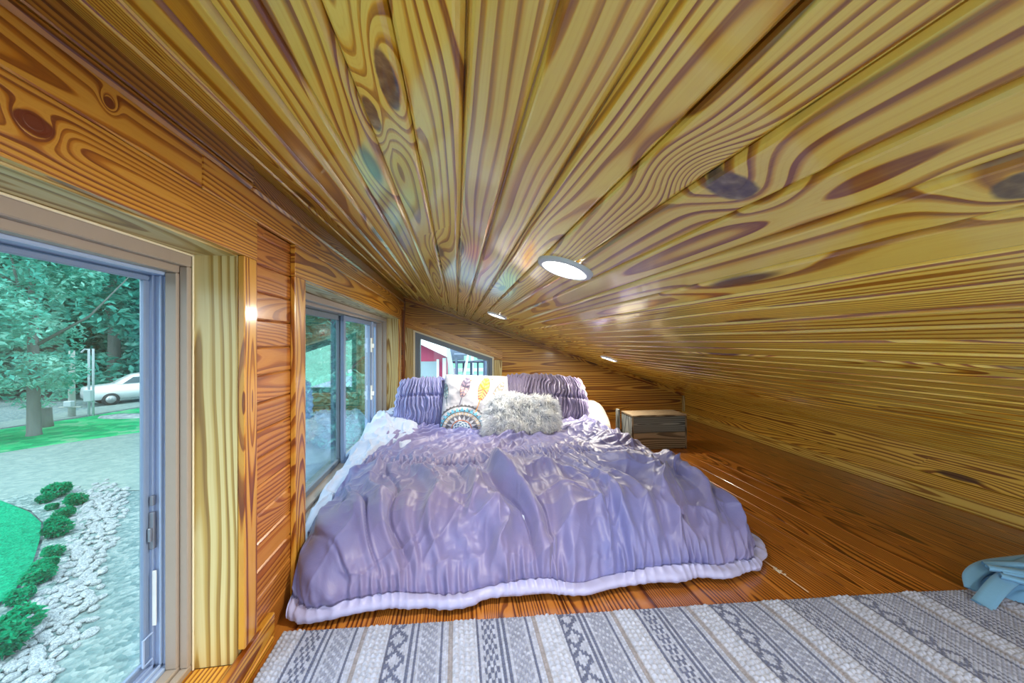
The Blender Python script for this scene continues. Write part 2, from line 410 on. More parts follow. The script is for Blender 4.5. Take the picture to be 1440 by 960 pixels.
# casings and jambs of the left windows
XF = XL+.014           # casing face
XW = -.545             # inner edge of window unit
def left_window(idx, W, hz0):
    y0, y1, z0, z1 = W
    t = MB()
    cw = .05 if idx == 1 else .07
    t.box(XL, XF, y0-.07, y1+cw, z1, 1.007, 'Y', (.11+.3*idx, .42+.1*idx), ch=.0015)          # head casing
    o = t.build('trim_%d' % (3+idx*4-3+0), W_trim); tag(o, ['', 'wide pine head casing over the near left window', 'pine head casing over the window beside the bed'][idx], kind='structure')
    t = MB()
    t.box(XL, XF, y1, y1+cw, .078 if idx == 1 else .0, z1-.0005, 'Z', (.51, .35+.2*idx), ch=.002)
    t.box(XL, XF, y0-.07, y0, .078 if idx == 1 else .0, z1-.0005, 'Z', (.81, .55), ch=.002)
    o = t.build('trim_%d' % (3+idx*4-2+0), W_trim); tag(o, ['', 'pine side casings of the near left window', 'pine side casings of the window beside the bed'][idx], kind='structure')
    t = MB()
    t.box(XW-.095, XL-.0005, y1, y1+.015, z0, z1, 'Z', (.23+.2*idx, .62), ch=.001)
    t.box(XW-.095, XL-.0005, y0-.015, y0, z0, z1, 'Z', (.63, .12), ch=.001)
    t.box(XW-.07, XL-.0005, y0, y1, z1-.003, z1+.012, 'Y', (.43, .82), ch=.001)
    o = t.build('trim_%d' % (3+idx*4-1+0), W_jamb); tag(o, ['', 'pale knotty pine jambs of the near left window', 'pale pine jambs of the window beside the bed'][idx], kind='structure')
    t = MB()
    t.box(XW-.07, XL+.002, y0, y1, z0-.012, z0, 'Y', (.13, .22), ch=.001)
    o = t.build('trim_%d' % (3+idx*4+0), W_trim); tag(o, ['', 'scuffed pine sill of the near left window', 'pine sill of the window beside the bed'][idx], kind='structure')
# keep numbering continuous: trim_4..7, trim_8..11
left_window(1, W1, 0); left_window(2, W2, 0)

# baseboard left (ends before the bed)
t = MB(); t.box(XL, XF+.002, YN, .975, 0, .068, 'Y', (.6, .55), ch=.002); t.box(XL, XF+.006, YN, .965, 0.001, .020, 'Y', (.3, .3), ch=.004)
o = t.build('baseboard_left', W_trim); tag(o, 'pine baseboard below the near left window', kind='structure')
t = MB(); t.box(XR-.016, XR, YN, YB, 0, .058, 'Y', (.26, .57), ch=.003)
o = t.build('baseboard_right', wood('pale_pine', S(232, 200, 100), S(212, 168, 66), S(150, 100, 30), ring=.008, seed=2.9)); tag(o, 'pale pine baseboard along the low right wall', kind='structure')

# right knee wall
t = MB()
for (z0, z1) in ((-.02, .115), (.116, .262)):
    t.box(XR, XR+.014, YN, YB+.02, z0, min(z1, .27), 'Y', ch=.003)
t.box(XR+.013, XR+.1, YN, YB+.02, -.1, .30, 'Y', ch=0)
o = t.build('wall_right', W_right); tag(o, 'low right knee wall of two wide pine boards', kind='structure')

# gable wall at the back with a trapezoid opening
bx0, bx1 = -.361, .322
def wtop(x): return .822+(x-bx0)*(.588-.822)/(bx1-bx0)
BZ0 = .30
t = MB(); z = 0.; step = .118
SLO = (.588-.822)/(bx1-bx0)
def clip_board(z0, z1, xa, xb, sd):
    """wall piece between z0,z1 and xa,xb clipped under the ceiling, drawn as an extruded polygon"""
    pts = []
    ca, cb_ = zc(xa)+.01, zc(xb)+.01
    za, zb = min(z1, ca), min(z1, cb_)
    if za <= z0: return
    poly = [(xa, z0)]
    if cb_ <= z0: poly += [((CA+.01-z0)/CK, z0)]
    else: poly += [(xb, z0), (xb, zb)]
    if za > zb and za == z1 and cb_ < z1: poly += [((CA+.01-z1)/CK, z1)]
    poly += [(xa, za)]
    g = .0005
    zm = (z0+z1)/2
    t.poly([(p[0], YB, p[1]) for p in poly], [(p[0], p[1]-zm) for p in poly], sd)
for i in range(10):
    z0, z1 = i*step, (i+1)*step; sd = (random.random(), random.random())
    # openings: split left / right of the window
    if z1 <= BZ0 or z0 > .822: segs = [(XL-.02, XR+.02)]
    else: segs = None
    if segs: 
        for s_ in segs: clip_board(z0+.001, z1-.001, *s_, sd)
    else:
        clip_board(z0+.001, z1-.001, XL-.02, bx0, sd)
        clip_board(z0+.001, z1-.001, bx1, XR+.02, sd)
        # below / above the opening inside the window span
        zm = (z0+z1)/2
        if z0 < BZ0: t.poly([(bx0, YB, z0), (bx1, YB, z0), (bx1, YB, BZ0), (bx0, YB, BZ0)], [(bx0, z0-zm), (bx1, z0-zm), (bx1, BZ0-zm), (bx0, BZ0-zm)], sd)
        if z1 > .588:
            N = 12
            for q in range(N):
                xa = bx0+(bx1-bx0)*q/N; xb = bx0+(bx1-bx0)*(q+1)/N
                za, zb = max(z0+.001, wtop(xa)), max(z0+.001, wtop(xb)); zt = z1-.001
                if za < zt or zb < zt: 
                    za = min(za, zt); zb = min(zb, zt)
                    t.poly([(xa, YB, za), (xb, YB, zb), (xb, YB, zt), (xa, YB, zt)], [(xa, za-zm), (xb, zb-zm), (xb, zt-zm), (xa, zt-zm)], sd)
# backing with the dark groove colour comes from the recess behind the gaps: solid core
def slab(xa, xb, za0, za1, zb0, zb1, y0=YB+.004, y1=YB+.16):
    f = [(xa, za0), (xb, zb0), (xb, zb1), (xa, za1)]
    A_ = [(p[0], y0, p[1]) for p in f]; B_ = [(p[0], y1, p[1]) for p in f]
    t.poly(A_, [(p[0], p[1]) for p in f], (.4, .4)); t.poly(B_[::-1])
    for i in range(4):
        j = (i+1) % 4; t.poly([A_[j], A_[i], B_[i], B_[j]], None, (.4, .4))
slab(XL-.2, bx0, -.1, zc(XL-.2)+.05, -.1, zc(bx0)+.05); slab(bx1, XR+.1, -.1, zc(bx1)+.05, -.1, zc(XR+.1)+.05)
slab(bx0, bx1, -.1, BZ0, -.1, BZ0); slab(bx0, bx1, wtop(bx0), zc(bx0)+.05, wtop(bx1), zc(bx1)+.05)
o = t.build('wall_back', W_back); tag(o, 'triangular gable wall of horizontal pine boards behind the bed', kind='structure')

# sloped ledger trim along the ceiling on the back wall
def slope_bar(mb, xa, xb, ztopf, h, y0, y1, seed):
    A_ = [(xa, y0, ztopf(xa)-h), (xb, y0, ztopf(xb)-h), (xb, y0, ztopf(xb)), (xa, y0, ztopf(xa))]
    B_ = [(p[0], y1, p[2]) for p in A_]
    uv = [(xa, -h/2), (xb, -h/2), (xb, h/2), (xa, h/2)]
    mb.poly(A_, uv, seed); mb.poly(B_[::-1], uv, seed)
    for i in range(4):
        j = (i+1) % 4; mb.poly([A_[j], A_[i], B_[i], B_[j]], [(A_[j][0], 0), (A_[i][0], 0), (B_[i][0], .015), (B_[j][0], .015)], seed)
t = MB()
slope_bar(t, XL, XR, lambda x: zc(x)-.001, .036, YB-.016, YB, (.37, .44)); slope_bar(t, XL, XR, lambda x: zc(x)-.001, .013, YB-.026, YB-.0162, (.3, .64))
o = t.build('trim_12', W_trim); tag(o, 'sloping pine ledger strip where the gable meets the ceiling', kind='structure')
t = MB(); t.box(XL+.0005, XL+.022, YB-.022, YB, 0, zc(XL+.02)-.002, 'Z', ch=.002)
o = t.build('trim_13', wood('dark_corner_pine', S(150, 86, 36), S(116, 60, 20), S(76, 34, 10), seed=3, knots=False)); tag(o, 'dark reddish corner strip between left wall and gable', kind='structure')
t = MB(); t.box(XR-.018, XR-.001, YB-.03, YB-.001, .058, zc(XR)-.03, 'Z', ch=.002)
o = t.build('trim_14', W_jamb); tag(o, 'short pale corner strip in the low right corner', kind='structure')
# casing of the back window
cz = .068
t = MB()
slope_bar(t, bx0-.10, bx1+.085, lambda x: wtop(x)+.075+.012, .075, YB-.018, YB, (.21, .46))
o = t.build('trim_15', W_trim); tag(o, 'sloping pine head casing of the gable window', kind='structure')
t = MB()
t.box(bx0-.085, bx0-.012, YB-.017, YB, .2, wtop(bx0-.085)+.005, 'Z', (.1, .2), ch=.0015)
t.box(bx1+.012, bx1+.082, YB-.017, YB, .2, wtop(bx1+.05)-.002, 'Z', (.5, .75), ch=.0015)
t.box(bx0-.085, bx1+.082, YB-.017, YB, .2, BZ0-.005, 'X', ch=.0015)
o = t.build('trim_16', W_jamb); tag(o, 'pine side casings of the gable window', kind='structure')

# ------------------------------------------------------------------ windows
def root_struct(name, label):
    e = empty(name); tag(e, label, kind='structure'); return e
XG = -.613
def rect_ring(mb, x0, x1, y0, y1, z0, z1, w, wt=None, wb=None, ch=.002, mi=0):
    wt = wt or w; wb = wb or w
    mb.box(x0, x1, y0, y1, z1-wt, z1, 'Y', ch=ch, mi=mi); mb.box(x0, x1, y0, y1, z0, z0+wb, 'Y', ch=ch, mi=mi)
    mb.box(x0, x1, y0, y0+w, z0+wb, z1-wt, 'Z', ch=ch, mi=mi); mb.box(x0, x1, y1-w, y1, z0+wb, z1-wt, 'Z', ch=ch, mi=mi)
# window 1
w1 = root_struct('window_1', 'large vinyl sliding window at near left overlooking the driveway')
y0, y1, z0, z1 = W1
t = MB(); rect_ring(t, XW-.016, XW+.0, y0, y1-.002, z0, z1-.004, .012, .026, .014)
rect_ring(t, XW-.038, XW-.016, y0, y1-.002, z0, z1-.004, .018, .040, .020)
t.build('window_frame', M_frame, w1)
t = MB(); rect_ring(t, XG-.022, XW-.038, y0, y1-.002, z0, z1-.004, .009, .046, .026)
for dx in (-.010, .004, .018):
    t.box(XG+dx, XG+dx+.004, y1-.0175, y1-.011, z0+.026, z1-.050, 'Z', ch=.001); t.box(XG+dx, XG+dx+.004, y0+.02, y1-.012, z0+.026, z0+.033, 'Y', ch=.001)
t.build('track_rail', M_sash2, w1)
t = MB(); t.box(XW+.0005, XW+.004, y1-.0045, y1-.0005, z0, z1-.003, 'Z', ch=.001); t.box(XW+.0005, XW+.004, y0, y1, z1-.0075, z1-.0035, 'Y', ch=.001)
t.build('caulk', M_gap, w1)
yy1 = y1-.0178
t = MB(); rect_ring(t, XG-.006, XG+.003, y0+.02, yy1, z0+.034, z1-.052, .013, .010, .014)
t.build('sash', M_sash, w1)
t = MB(); rect_ring(t, XG-.018, XG-.011, y0+.02, yy1+.010, z0+.028, z1-.050, .009, .008, .010); t.build('screen_frame', M_dgrey, w1)
t = MB(); t.box(XG-.003, XG-.0005, y0+.032, yy1-.012, z0+.047, z1-.061, 'Y', ch=0); t.build('glass_pane', M_scr, w1)
LT = yy1-.001
t = MB(); t.box(XG+.0035, XG+.0125, LT-.004, LT+.004, .318, .392, 'Z', ch=.001); t.box(XG+.005, XG+.011, LT-.009, LT-.003, .335, .362, 'Z', ch=.001)
t.box(XG+.0045, XG+.0115, LT-.004, LT+.004, .405, .425, 'Z', ch=.001); t.build('latch', M_latch, w1)
t = MB(); t.box(XG+.0095, XG+.0165, LT-.0035, LT-.001, .165, .275, 'Z', ch=.0005); t.build('care_sticker', simple('pale_sticker', S(214, 220, 228), .6), w1)
t = MB(); q = [(XG+.008, LT-.001, .150), (XG+.008, LT-.022, .150), (XG+.008, LT-.022, .098), (XG+.008, LT-.001, .098)]
t.tube(q, .0022, 8); t.build('pull_handle', M_sash2, w1)

# window 2
w2 = root_struct('window_2', 'vinyl sliding window beside the bed with three panes')
y0, y1, z0, z1 = W2
t = MB(); rect_ring(t, XW-.030, XW, y0, y1, z0, z1-.004, .026); rect_ring(t, XG-.024, XW-.030, y0, y1, z0, z1-.004, .038)
t.build('window_frame', M_frame, w2)
ym, ys = 2.06, 2.60
t = MB(); rect_ring(t, XG-.022, XG-.004, y0+.03, ym+.022, z0+.03, z1-.045, .034, .026, .030); t.build('sash', M_dgrey, w2)
t = MB(); rect_ring(t, XG+.004, XG+.022, ym-.02, ys+.06, z0+.03, z1-.045, .034, .026, .030); t.build('sash', M_sash, w2)
t = MB(); rect_ring(t, XG-.022, XG-.004, ys+.07, y1-.03, z0+.03, z1-.045, .030, .026, .030); t.build('sash', M_sash2, w2)
t = MB(); t.box(XG+.004, XG+.030, ys+.062, ys+.10, z0+.03, z1-.045, 'Z', ch=.003); t.build('meeting_stile', M_sash2, w2)
t = MB(); t.box(XG-.0145, XG-.0115, y0+.055, ym-.005, z0+.055, z1-.065, 'Y', ch=0); t.build('glass_pane', M_glass2, w2)
t = MB(); t.box(XG+.0115, XG+.0145, ym+.008, ys+.03, z0+.055, z1-.065, 'Y', ch=0); t.build('glass_pane', M_glass, w2)
t = MB(); t.box(XG-.0145, XG-.0115, ys+.095, y1-.055, z0+.055, z1-.065, 'Y', ch=0); t.build('glass_pane', M_glass2, w2)
for zz in (.66, .33):
    t = MB(); t.box(XG+.0225, XG+.032, ys+.030, ys+.056, zz, zz+.10, 'Z', ch=.002); t.box(XG+.031, XG+.046, ys+.034, ys+.046, zz+.03, zz+.06, 'Z', ch=.002); t.build('latch', M_white, w2)

# window 3 (gable)
w3 = root_struct('window_3', 'trapezoid grey framed window in the gable behind the pillows')
def trap_ring(mb, i0, i1, ya, yb, mi=0):
    """ring between inset i0 and i1 of the trapezoid opening"""
    def corners(i):
        xl, xr = bx0+i, bx1-i; dz = i*math.hypot(1, SLO)
        return [(xl, BZ0+i), (xr, BZ0+i), (xr, wtop(xr)-dz), (xl, wtop(xl)-dz)]
    O, I = corners(i0), corners(i1)
    for k_ in range(4):
        j = (k_+1) % 4
        q = [O[k_], O[j], I[j], I[k_]]
        mb.poly([(p[0], ya, p[1]) for p in q], mi=mi); mb.poly([(p[0], yb, p[1]) for p in q][::-1], mi=mi)
        mb.poly([(I[k_][0], ya, I[k_][1]), (I[j][0], ya, I[j][1]), (I[j][0], yb, I[j][1]), (I[k_][0], yb, I[k_][1])], mi=mi)
        mb.poly([(O[k_][0], ya, O[k_][1]), (O[k_][0], yb, O[k_][1]), (O[j][0], yb, O[j][1]), (O[j][0], ya, O[j][1])], mi=mi)
    return corners
t = MB(); co = trap_ring(t, -.010, .004, YB-.004, YB+.05); t.build('jamb_liner', M_gap, w3)
t = MB(); trap_ring(t, .004, .024, YB+.006, YB+.09); trap_ring(t, .024, .046, YB+.020, YB+.09); t.build('window_frame', M_dgrey, w3)
g = co(.046); t = MB(); t.poly([(p[0], YB+.05, p[1]) for p in g]); t.poly([(p[0], YB+.053, p[1]) for p in g][::-1]); t.build('glass_pane', M_glass, w3)

# ------------------------------------------------------------------ recessed lights
nv = Vector((-CK, 0, -1)).normalized()
rotm = nv.to_track_quat('Z', 'Y').to_matrix()
em, tt = newmat('lit_diffuser'); e_ = tt.n('ShaderNodeEmission'); e_.inputs[0].default_value = (1, .97, .90, 1); e_.inputs[1].default_value = 9.; tt.out(e_.outputs[0])
M_ring = simple('light_trim', S(206, 214, 220), .4, 40, .03, .03)
labels = ['round recessed ceiling light nearest, above the foot of the bed', 'small round recessed light farther back above the pillows', 'recessed ceiling light far right above the wooden crate',
          'unseen recessed light added behind the near end of the rug to brighten the loft', 'unseen recessed light added over the right part of the rug to brighten the loft']
def downlight(x, y, lab, i, power):
    c = Vector((x, y, zc(x)))
    r = empty('recessed_light', c); tag(r, lab, 'light', 'recessed ceiling lights')
    t = MB(); t.lathe([(.0001, .0004), (.0405, .0004), (.0405, .001), (.043, .0065), (.052, .0085), (.060, .0060), (.0620, .000)], (0, 0, 0), 48, mat=rotm); t.build('trim_ring', M_ring, r, True)
    t = MB(); t.lathe([(.0415, .0012), (.0415, .0045), (.03, .0052), (.0001, .0055)], (0, 0, 0), 40, mat=rotm); t.build('diffuser', em, r, True)
    l = bpy.data.lights.new('recessed_lamp', 'AREA'); l.shape = 'DISK'; l.size = .078; l.energy = power; l.color = (1, .93, .80)
    lo = bpy.data.objects.new('recessed_lamp', l); COL.objects.link(lo); lo.location = c+nv*.0060; lo.rotation_euler = nv.to_track_quat('-Z', 'Y').to_euler()
LAMP = 5.
downlight(.232, .757, labels[0], 0, LAMP)
downlight(.24, 2.157, labels[1], 1, LAMP)
downlight(1.07, 2.44, labels[2], 2, LAMP)
downlight(.24, -.65, labels[3], 3, LAMP)  # added out of view behind the camera to brighten the interior
downlight(1.07, -.1, labels[4], 4, LAMP)  # second unseen downlight, likewise added for more interior light
# ------------------------------------------------------------------ bedding
def fabric(name, c0, c1=None, rough=.55, sheen=.3, weave=900, wr=.25, wscale=9, tintattr=False, spec=.4, big=.0015):
    m, t = newmat(name); tc = t.n('ShaderNodeTexCoord'); c1 = c1 or c0
    n = t.noise(tc.outputs['Object'], 2.2, 3)
    col = t.mix(t.smooth(n, .3, .7), c0, c1)
    if tintattr:
        a = t.n('ShaderNodeAttribute'); a.attribute_name = 'tint'; col = a.outputs['Color']
    w = t.noise(tc.outputs['Object'], wscale, 5, .6, dist=.8)
    fin = t.noise(tc.outputs['Object'], weave, 1)
    t.bsdf(col, rough, t.bump(t.m('ADD', t.m('MULTIPLY', w, 1.), t.m('MULTIPLY', fin, .03)), wr, .012), sheen=sheen, spec=spec); return m
M_comf = fabric('lavender_satin', S(120, 112, 156), S(106, 110, 168), .46, .2, wr=.30, wscale=9, spec=.45)
M_hem = fabric('pale_lavender_satin', S(158, 160, 204), S(166, 168, 212), .42, .25, wr=.25, wscale=9, spec=.5)
M_sheetw = fabric('white_cotton', S(180, 192, 218), S(188, 198, 222), .7, .2, wr=.5, wscale=7)
M_cream = fabric('cream_cotton', S(172, 164, 150), S(182, 174, 160), .7, .2, wr=.4, wscale=8)
M_shamL = fabric('lilac_satin', S(140, 144, 196), S(132, 136, 190), .42, .25, wr=.15, spec=.5)
M_shamR = fabric('mauve_satin', S(128, 118, 148), S(120, 112, 146), .42, .25, wr=.15, spec=.5)

# mattress on the floor
mt = MB(); bed_x0, bed_x1, bed_y0, bed_y1, bed_z = -.40, 1.03, 1.16, 3.12, .155
mt.box(bed_x0, bed_x1, bed_y0, bed_y1, .004, bed_z, 'Y', ch=.03)
o = mt.build('mattress', M_sheetw, None, True); tag(o, 'low mattress lying on the floor under the lavender comforter', 'mattress')

# gathered comforter, a thick quilt draped over the mattress
def comforter():
    core = (-.31, .86, 1.32, 3.00)       # flat top region
    # plan domain grid, wider than the core so that the drape wraps over the edges
    nu, nv_ = 620, 560
    U = np.linspace(-.62, 1.34, nu); V = np.concatenate([np.linspace(.80, 2.42, nv_)])
    X, Y = np.meshgrid(U, V, indexing='ij')
    cx = np.clip(X, core[0], core[1]); cy = np.clip(Y, core[2], core[3])
    dx, dy = X-cx, Y-cy; r = np.hypot(dx, dy)+1e-9; nx, ny = dx/r, dy/r
    # profile by arc length: flat, round shoulder, slope to the floor, rolled hem tucked under
    prof = np.array([(0, .215), (.06, .218), (.12, .205), (.18, .170), (.235, .125), (.27, .085), (.298, .050), (.306, .026), (.298, .010), (.26, .005), (.2, .004)])
    seg = np.hypot(*(np.diff(prof, axis=0).T)); arc = np.concatenate([[0], np.cumsum(seg)])
    # side hem gets pulled in
    cornerf = ss(np.abs(nx*ny), .15, .5)
    rr = r*(1+.0*cornerf)
    wob = .022*vnoise(X*4.2+3, Y*4.2, 5)+.016*vnoise(X*11, Y*11+5, 6)
    R = np.interp(rr, arc, prof[:, 0])*(1+0*r); Z = np.interp(rr, arc, prof[:, 1])
    stretch = np.where(nx > .2, .62+.0*r, 1.)      # right side drops more steeply
    stretch = np.where(nx < -.2, .66, stretch)
    fx = 1-(1-stretch)*np.abs(nx)**1.5
    PX = cx+nx*R*fx+nx*wob*ss(r, .1, .3); PY = cy+ny*R+ny*wob*ss(r, .1, .3)
    PZ = Z.copy()
    P = np.stack([PX, PY, PZ], -1)
    # broad puffs
    topmask = 1-ss(r, .33, .42)
    P[..., 2] += topmask*(.016*fbm(X*2.6, Y*2.6, 21, 2)+.012*vnoise(X*5.1, Y*3.2, 33))
    # gather seams (in plan domain): seam across the bed + hem seam
    seamY = 1.66+.02*vnoise(X*2.5, X*0+3, 9)-.02*X
    s1 = Y-seamY
    hemarc = arc[6]-.004                        # ruching stops here, hem band below
    s2 = hemarc-r+.012*vnoise(X*3, Y*3, 50)                                # >0 above the hem
    side = ss(np.abs(nx), .75, .98)*(r > .05)
    # fold direction coordinate: across the folds. On top and foot it is X; wraps at corners
    ang = np.arctan2(dx, -dy)
    w = X+.0
    warp = .10*fbm(X*1.6+.4, Y*1.5, 41, 3)+.035*vnoise(X*6, Y*4, 44)
    slant = .30*(Y-1.5)*vnoise(X*1.7+9, X*0+1, 46)
    q = w+warp+slant
    # distance to nearest gather line modulates frequency/height
    g1 = np.exp(-(s1/.075)**2); g2 = np.exp(-(s2/.065)**2)*(s2 > -.02); g0 = np.clip(g1+g2, 0, 1)
    above = ss(s1, -.02, .04)
    def ridge(ph, sharp=1.0):
        s_ = .5+.5*np.sin(ph); return s_**sharp
    amp_n = .55+.45*vnoise(X*5.5+7, Y*2.1, 61)
    big = ridge(2*np.pi*q/.165+2.2*vnoise(X*3, Y*2.2, 62), 1.6)*amp_n
    med = ridge(2*np.pi*q/.078+2.6*vnoise(X*5+3, Y*2.8, 63), 2.0)*(.5+.5*vnoise(X*9, Y*3.5, 64))
    q2 = w+.4*warp+.02*vnoise(X*14, Y*9, 66)
    fine = ridge(2*np.pi*q2/.030+1.8*vnoise(X*11, Y*6, 65), 1.5)*(.6+.4*vnoise(X*16, Y*8, 67))
    mid = (1-g0)
    foot = ss(-s1, 0, .12)
    # crumpled creases everywhere (satin)
    def crease(fx_, fy_, sd, rot=0):
        xr, yr = X*math.cos(rot)-Y*math.sin(rot), X*math.sin(rot)+Y*math.cos(rot)
        return 1-np.abs(fbm(xr*fx_+.6*vnoise(xr*3, yr*3, sd+9), yr*fy_, sd, 2))
    cr = crease(9, 4, 71, .5)**5*.55+crease(8, 5, 75, -.7)**5*.55+crease(20, 9, 79, .2)**4*.25
    # large diagonal drapes at the foot
    dia = crease(3.2, 2.0, 83, .9)**4
    vcr = np.exp(-(np.abs(np.sin(np.pi*(q+.02*vnoise(X*7, Y*3, 88))/.118))/.16)**2)*np.clip(.35+.9*vnoise(X*4, Y*2.5, 89), 0, 1)
    # oblique short folds above the seam
    xr, yr = X*math.cos(.8)-Y*math.sin(.8), X*math.sin(.8)+Y*math.cos(.8)
    up = ridge(2*np.pi*(xr+.05*fbm(X*4, Y*4, 91, 2))/.07+2.5*vnoise(X*5, Y*5, 92), 1.8)*(.5+.5*vnoise(X*7, Y*7, 93))
    cornL = np.exp(-(((X+.42)/.16)**2+((Y-1.08)/.16)**2)); 
    disp = foot*mid*(.070*big+.026*med-.020*vcr)+g0*(.022*fine+.010*med)+above*(1-g1)*(.030*up+.012*med)+.015*cr*(.3+.7*mid)+foot*.030*dia*mid-.014
    disp *= (1-.75*cornL)*(1-.6*ss(nx, .6, .95)*ss(r, .05, .15))
    # pinch at the seams
    disp -= .012*np.exp(-(s1/.014)**2)*(1-side)+.008*np.exp(-(s2/.012)**2)
    # hem band: smooth small roll
    hb = ss(-s2, .0, .02)
    disp = disp*(1-hb)+hb*(.010*ss(-s2, .0, .03)+.0035*fine+.007*vnoise(X*9, Y*9, 95)+.004*cr)
    under = ss(r, arc[7], arc[8]); disp *= (1-under)
    disp += cornL*.030*(1-under)
    du = np.gradient(P, axis=0); dv = np.gradient(P, axis=1); N = np.cross(du, dv); N /= np.linalg.norm(N, axis=-1, keepdims=True)+1e-12
    for _ in range(6):
        N[1:-1, 1:-1] = (N[1:-1, 1:-1]*2+N[2:, 1:-1]+N[:-2, 1:-1]+N[1:-1, 2:]+N[1:-1, :-2])
        N /= np.linalg.norm(N, axis=-1, keepdims=True)+1e-12
    P += N*disp[..., None]
    # lateral sway of folds
    P[..., 0] += (1-under)*.012*vnoise(X*9+5, Y*4, 97)*foot
    # keep clear of wall / window frame and the floor
    lim = np.where(PY < 1.19, XL+.024, XL+.012)
    xx = P[..., 0]; P[..., 0] = np.where(xx < lim, lim-(.0)+.004*np.tanh((xx-lim)*20), xx)
    P[..., 2] = np.maximum(P[..., 2], .0015+.001*(r/1.))
    keep = (r < arc[-1]-.005)
    return P, keep, s2, hb
def gridcut(name, P, keep, mat, parent=None, matidx=None):
    n, m = P.shape[:2]; idx = np.arange(n*m).reshape(n, m)
    q = np.stack([idx[:-1, :-1], idx[1:, :-1], idx[1:, 1:], idx[:-1, 1:]], -1)
    k = keep[:-1, :-1] & keep[1:, :-1] & keep[1:, 1:] & keep[:-1, 1:]
    q = q[k]; used = np.unique(q); rem = -np.ones(n*m, int); rem[used] = np.arange(len(used))
    q = rem[q]; v = P.reshape(-1, 3)[used]
    me = bpy.data.meshes.new(name); me.vertices.add(len(v)); me.vertices.foreach_set('co', v.astype(np.float32).ravel())
    me.loops.add(q.size); me.loops.foreach_set('vertex_index', q.ravel().astype(np.int32))
    me.polygons.add(len(q)); me.polygons.foreach_set('loop_start', (np.arange(len(q))*4).astype(np.int32)); me.update(calc_edges=True)
    me.polygons.foreach_set('use_smooth', [True]*len(q))
    return link(name, me, mat, parent)
P, keep, s2, hb = comforter()
comf = gridcut('comforter', P, keep & (s2 > -.004), M_comf); tag(comf, 'ruched lavender satin comforter spread over the bed', 'comforter')
hemo = gridcut('hem_band', P, keep & (s2 <= .004), M_hem, comf); tag(hemo, 'smooth pale lavender hem band')

# white duvet / sheet bunched on the window side
def puffy(name, x0, x1, y0, y1, zf, mat, label, cat, seed, nx=150, ny=220, zlow=.01):
    U = np.linspace(0, 1, nx); V = np.linspace(0, 1, ny); A, B = np.meshgrid(U, V, indexing='ij')
    X = x0+(x1-x0)*A; Y = y0+(y1-y0)*B
    e = (1-np.abs(2*A-1)**6)*(1-np.abs(2*B-1)**8); e = np.clip(e, 0, 1)**.45
    def cr(f, sd): return 1-np.abs(fbm(X*f, Y*f*.8, sd, 3))
    Z = zlow+e*(zf(X, Y)-zlow+.030*cr(6, seed)**3+.014*cr(15, seed+5)**3+.02*fbm(X*4, Y*4, seed+8, 2))
    P = np.stack([X, Y, Z], -1); me = gridmesh(name, P[:, ::-1] if False else P)
    me.flip_normals()
    o = link(name, me, mat); tag(o, label, cat); return o
puffy('white_duvet', -.555, -.20, 1.30, 2.95, lambda X, Y: .10+.09*ss(Y, 1.5, 2.3)+.03*ss(Y, 1.3, 1.6)+.04*np.exp(-((Y-2.35)/.16)**2), M_sheetw, 'crumpled white duvet bunched in the window recess beside the bed', 'duvet', 101)

# pillows
def pillow_arrays(w, h, th, fn, n=120, m=90, p=5., rd=.2):
    """two-sided cushion; returns P for front and back sheets. local x width, y height, z thickness"""
    s_ = np.sin(np.linspace(-math.pi/2, math.pi/2, n)); t_ = np.sin(np.linspace(-math.pi/2, math.pi/2, m))
    A, B = np.meshgrid(s_, t_, indexing='ij')
    prof = np.clip((1-np.abs(A)**p)*(1-np.abs(B)**p), 0, 1)**.5
    pinch = 1-.07*(np.abs(B)**2)*(1-np.abs(A)**2)*0
    sc_ = .0 if fn is None or p > 3.5 else 1.
    X = A*w/2*np.sqrt(1-rd*B**2)*(1-.04*(1-B**2)*np.abs(A)**3)*(1-.05*B); Yy = B*h/2*np.sqrt(1-rd*A**2)*(1-.05*(1-A**2)*np.abs(B)**3)
    Yy = Yy+sc_*.006*np.sin(A*34+3*np.sin(A*7))*np.abs(B)**6*np.sign(B); X = X+sc_*.004*np.sin(B*23)*np.abs(A)**6*np.sign(A)
    d = fn(A, B) if fn else 0
    Zf = prof*(th/2+d); Zb = -prof*(th/2)
    return A, B, np.stack([X, Yy, Zf], -1), np.stack([X, Yy, Zb], -1), prof
def pillow_mesh(name, w, h, th, fn=None, n=120, m=90, colfn=None, p=5., rd=.2):
    A, B, Pf, Pb, prof = pillow_arrays(w, h, th, fn, n, m, p, rd)
    P = np.concatenate([Pf, Pb[:, ::-1]], 1)
    col = None
    if colfn is not None:
        cf = colfn(A, B); col = np.concatenate([cf, np.broadcast_to(cf[:1, :1], cf.shape)], 1)
    me = gridmesh(name, P, closed_v=True, colors=col)
    bm = bmesh.new(); bm.from_mesh(me); bmesh.ops.remove_doubles(bm, verts=bm.verts, dist=1e-5); bmesh.ops.recalc_face_normals(bm, faces=bm.faces); bm.to_mesh(me); bm.free()
    me.polygons.foreach_set('use_smooth', [True]*len(me.polygons))
    return me
def place(o, x, y, z, rz=0, lean=0, roll=0):
    # local: x width, y height, z towards the viewer; stand it up facing -Y, leaning back
    o.matrix_world = Matrix.Translation((x, y, z)) @ Matrix.Rotation(rz, 4, 'Z') @ Matrix.Rotation(math.pi/2-lean, 4, 'X') @ Matrix.Rotation(roll, 4, 'Z')
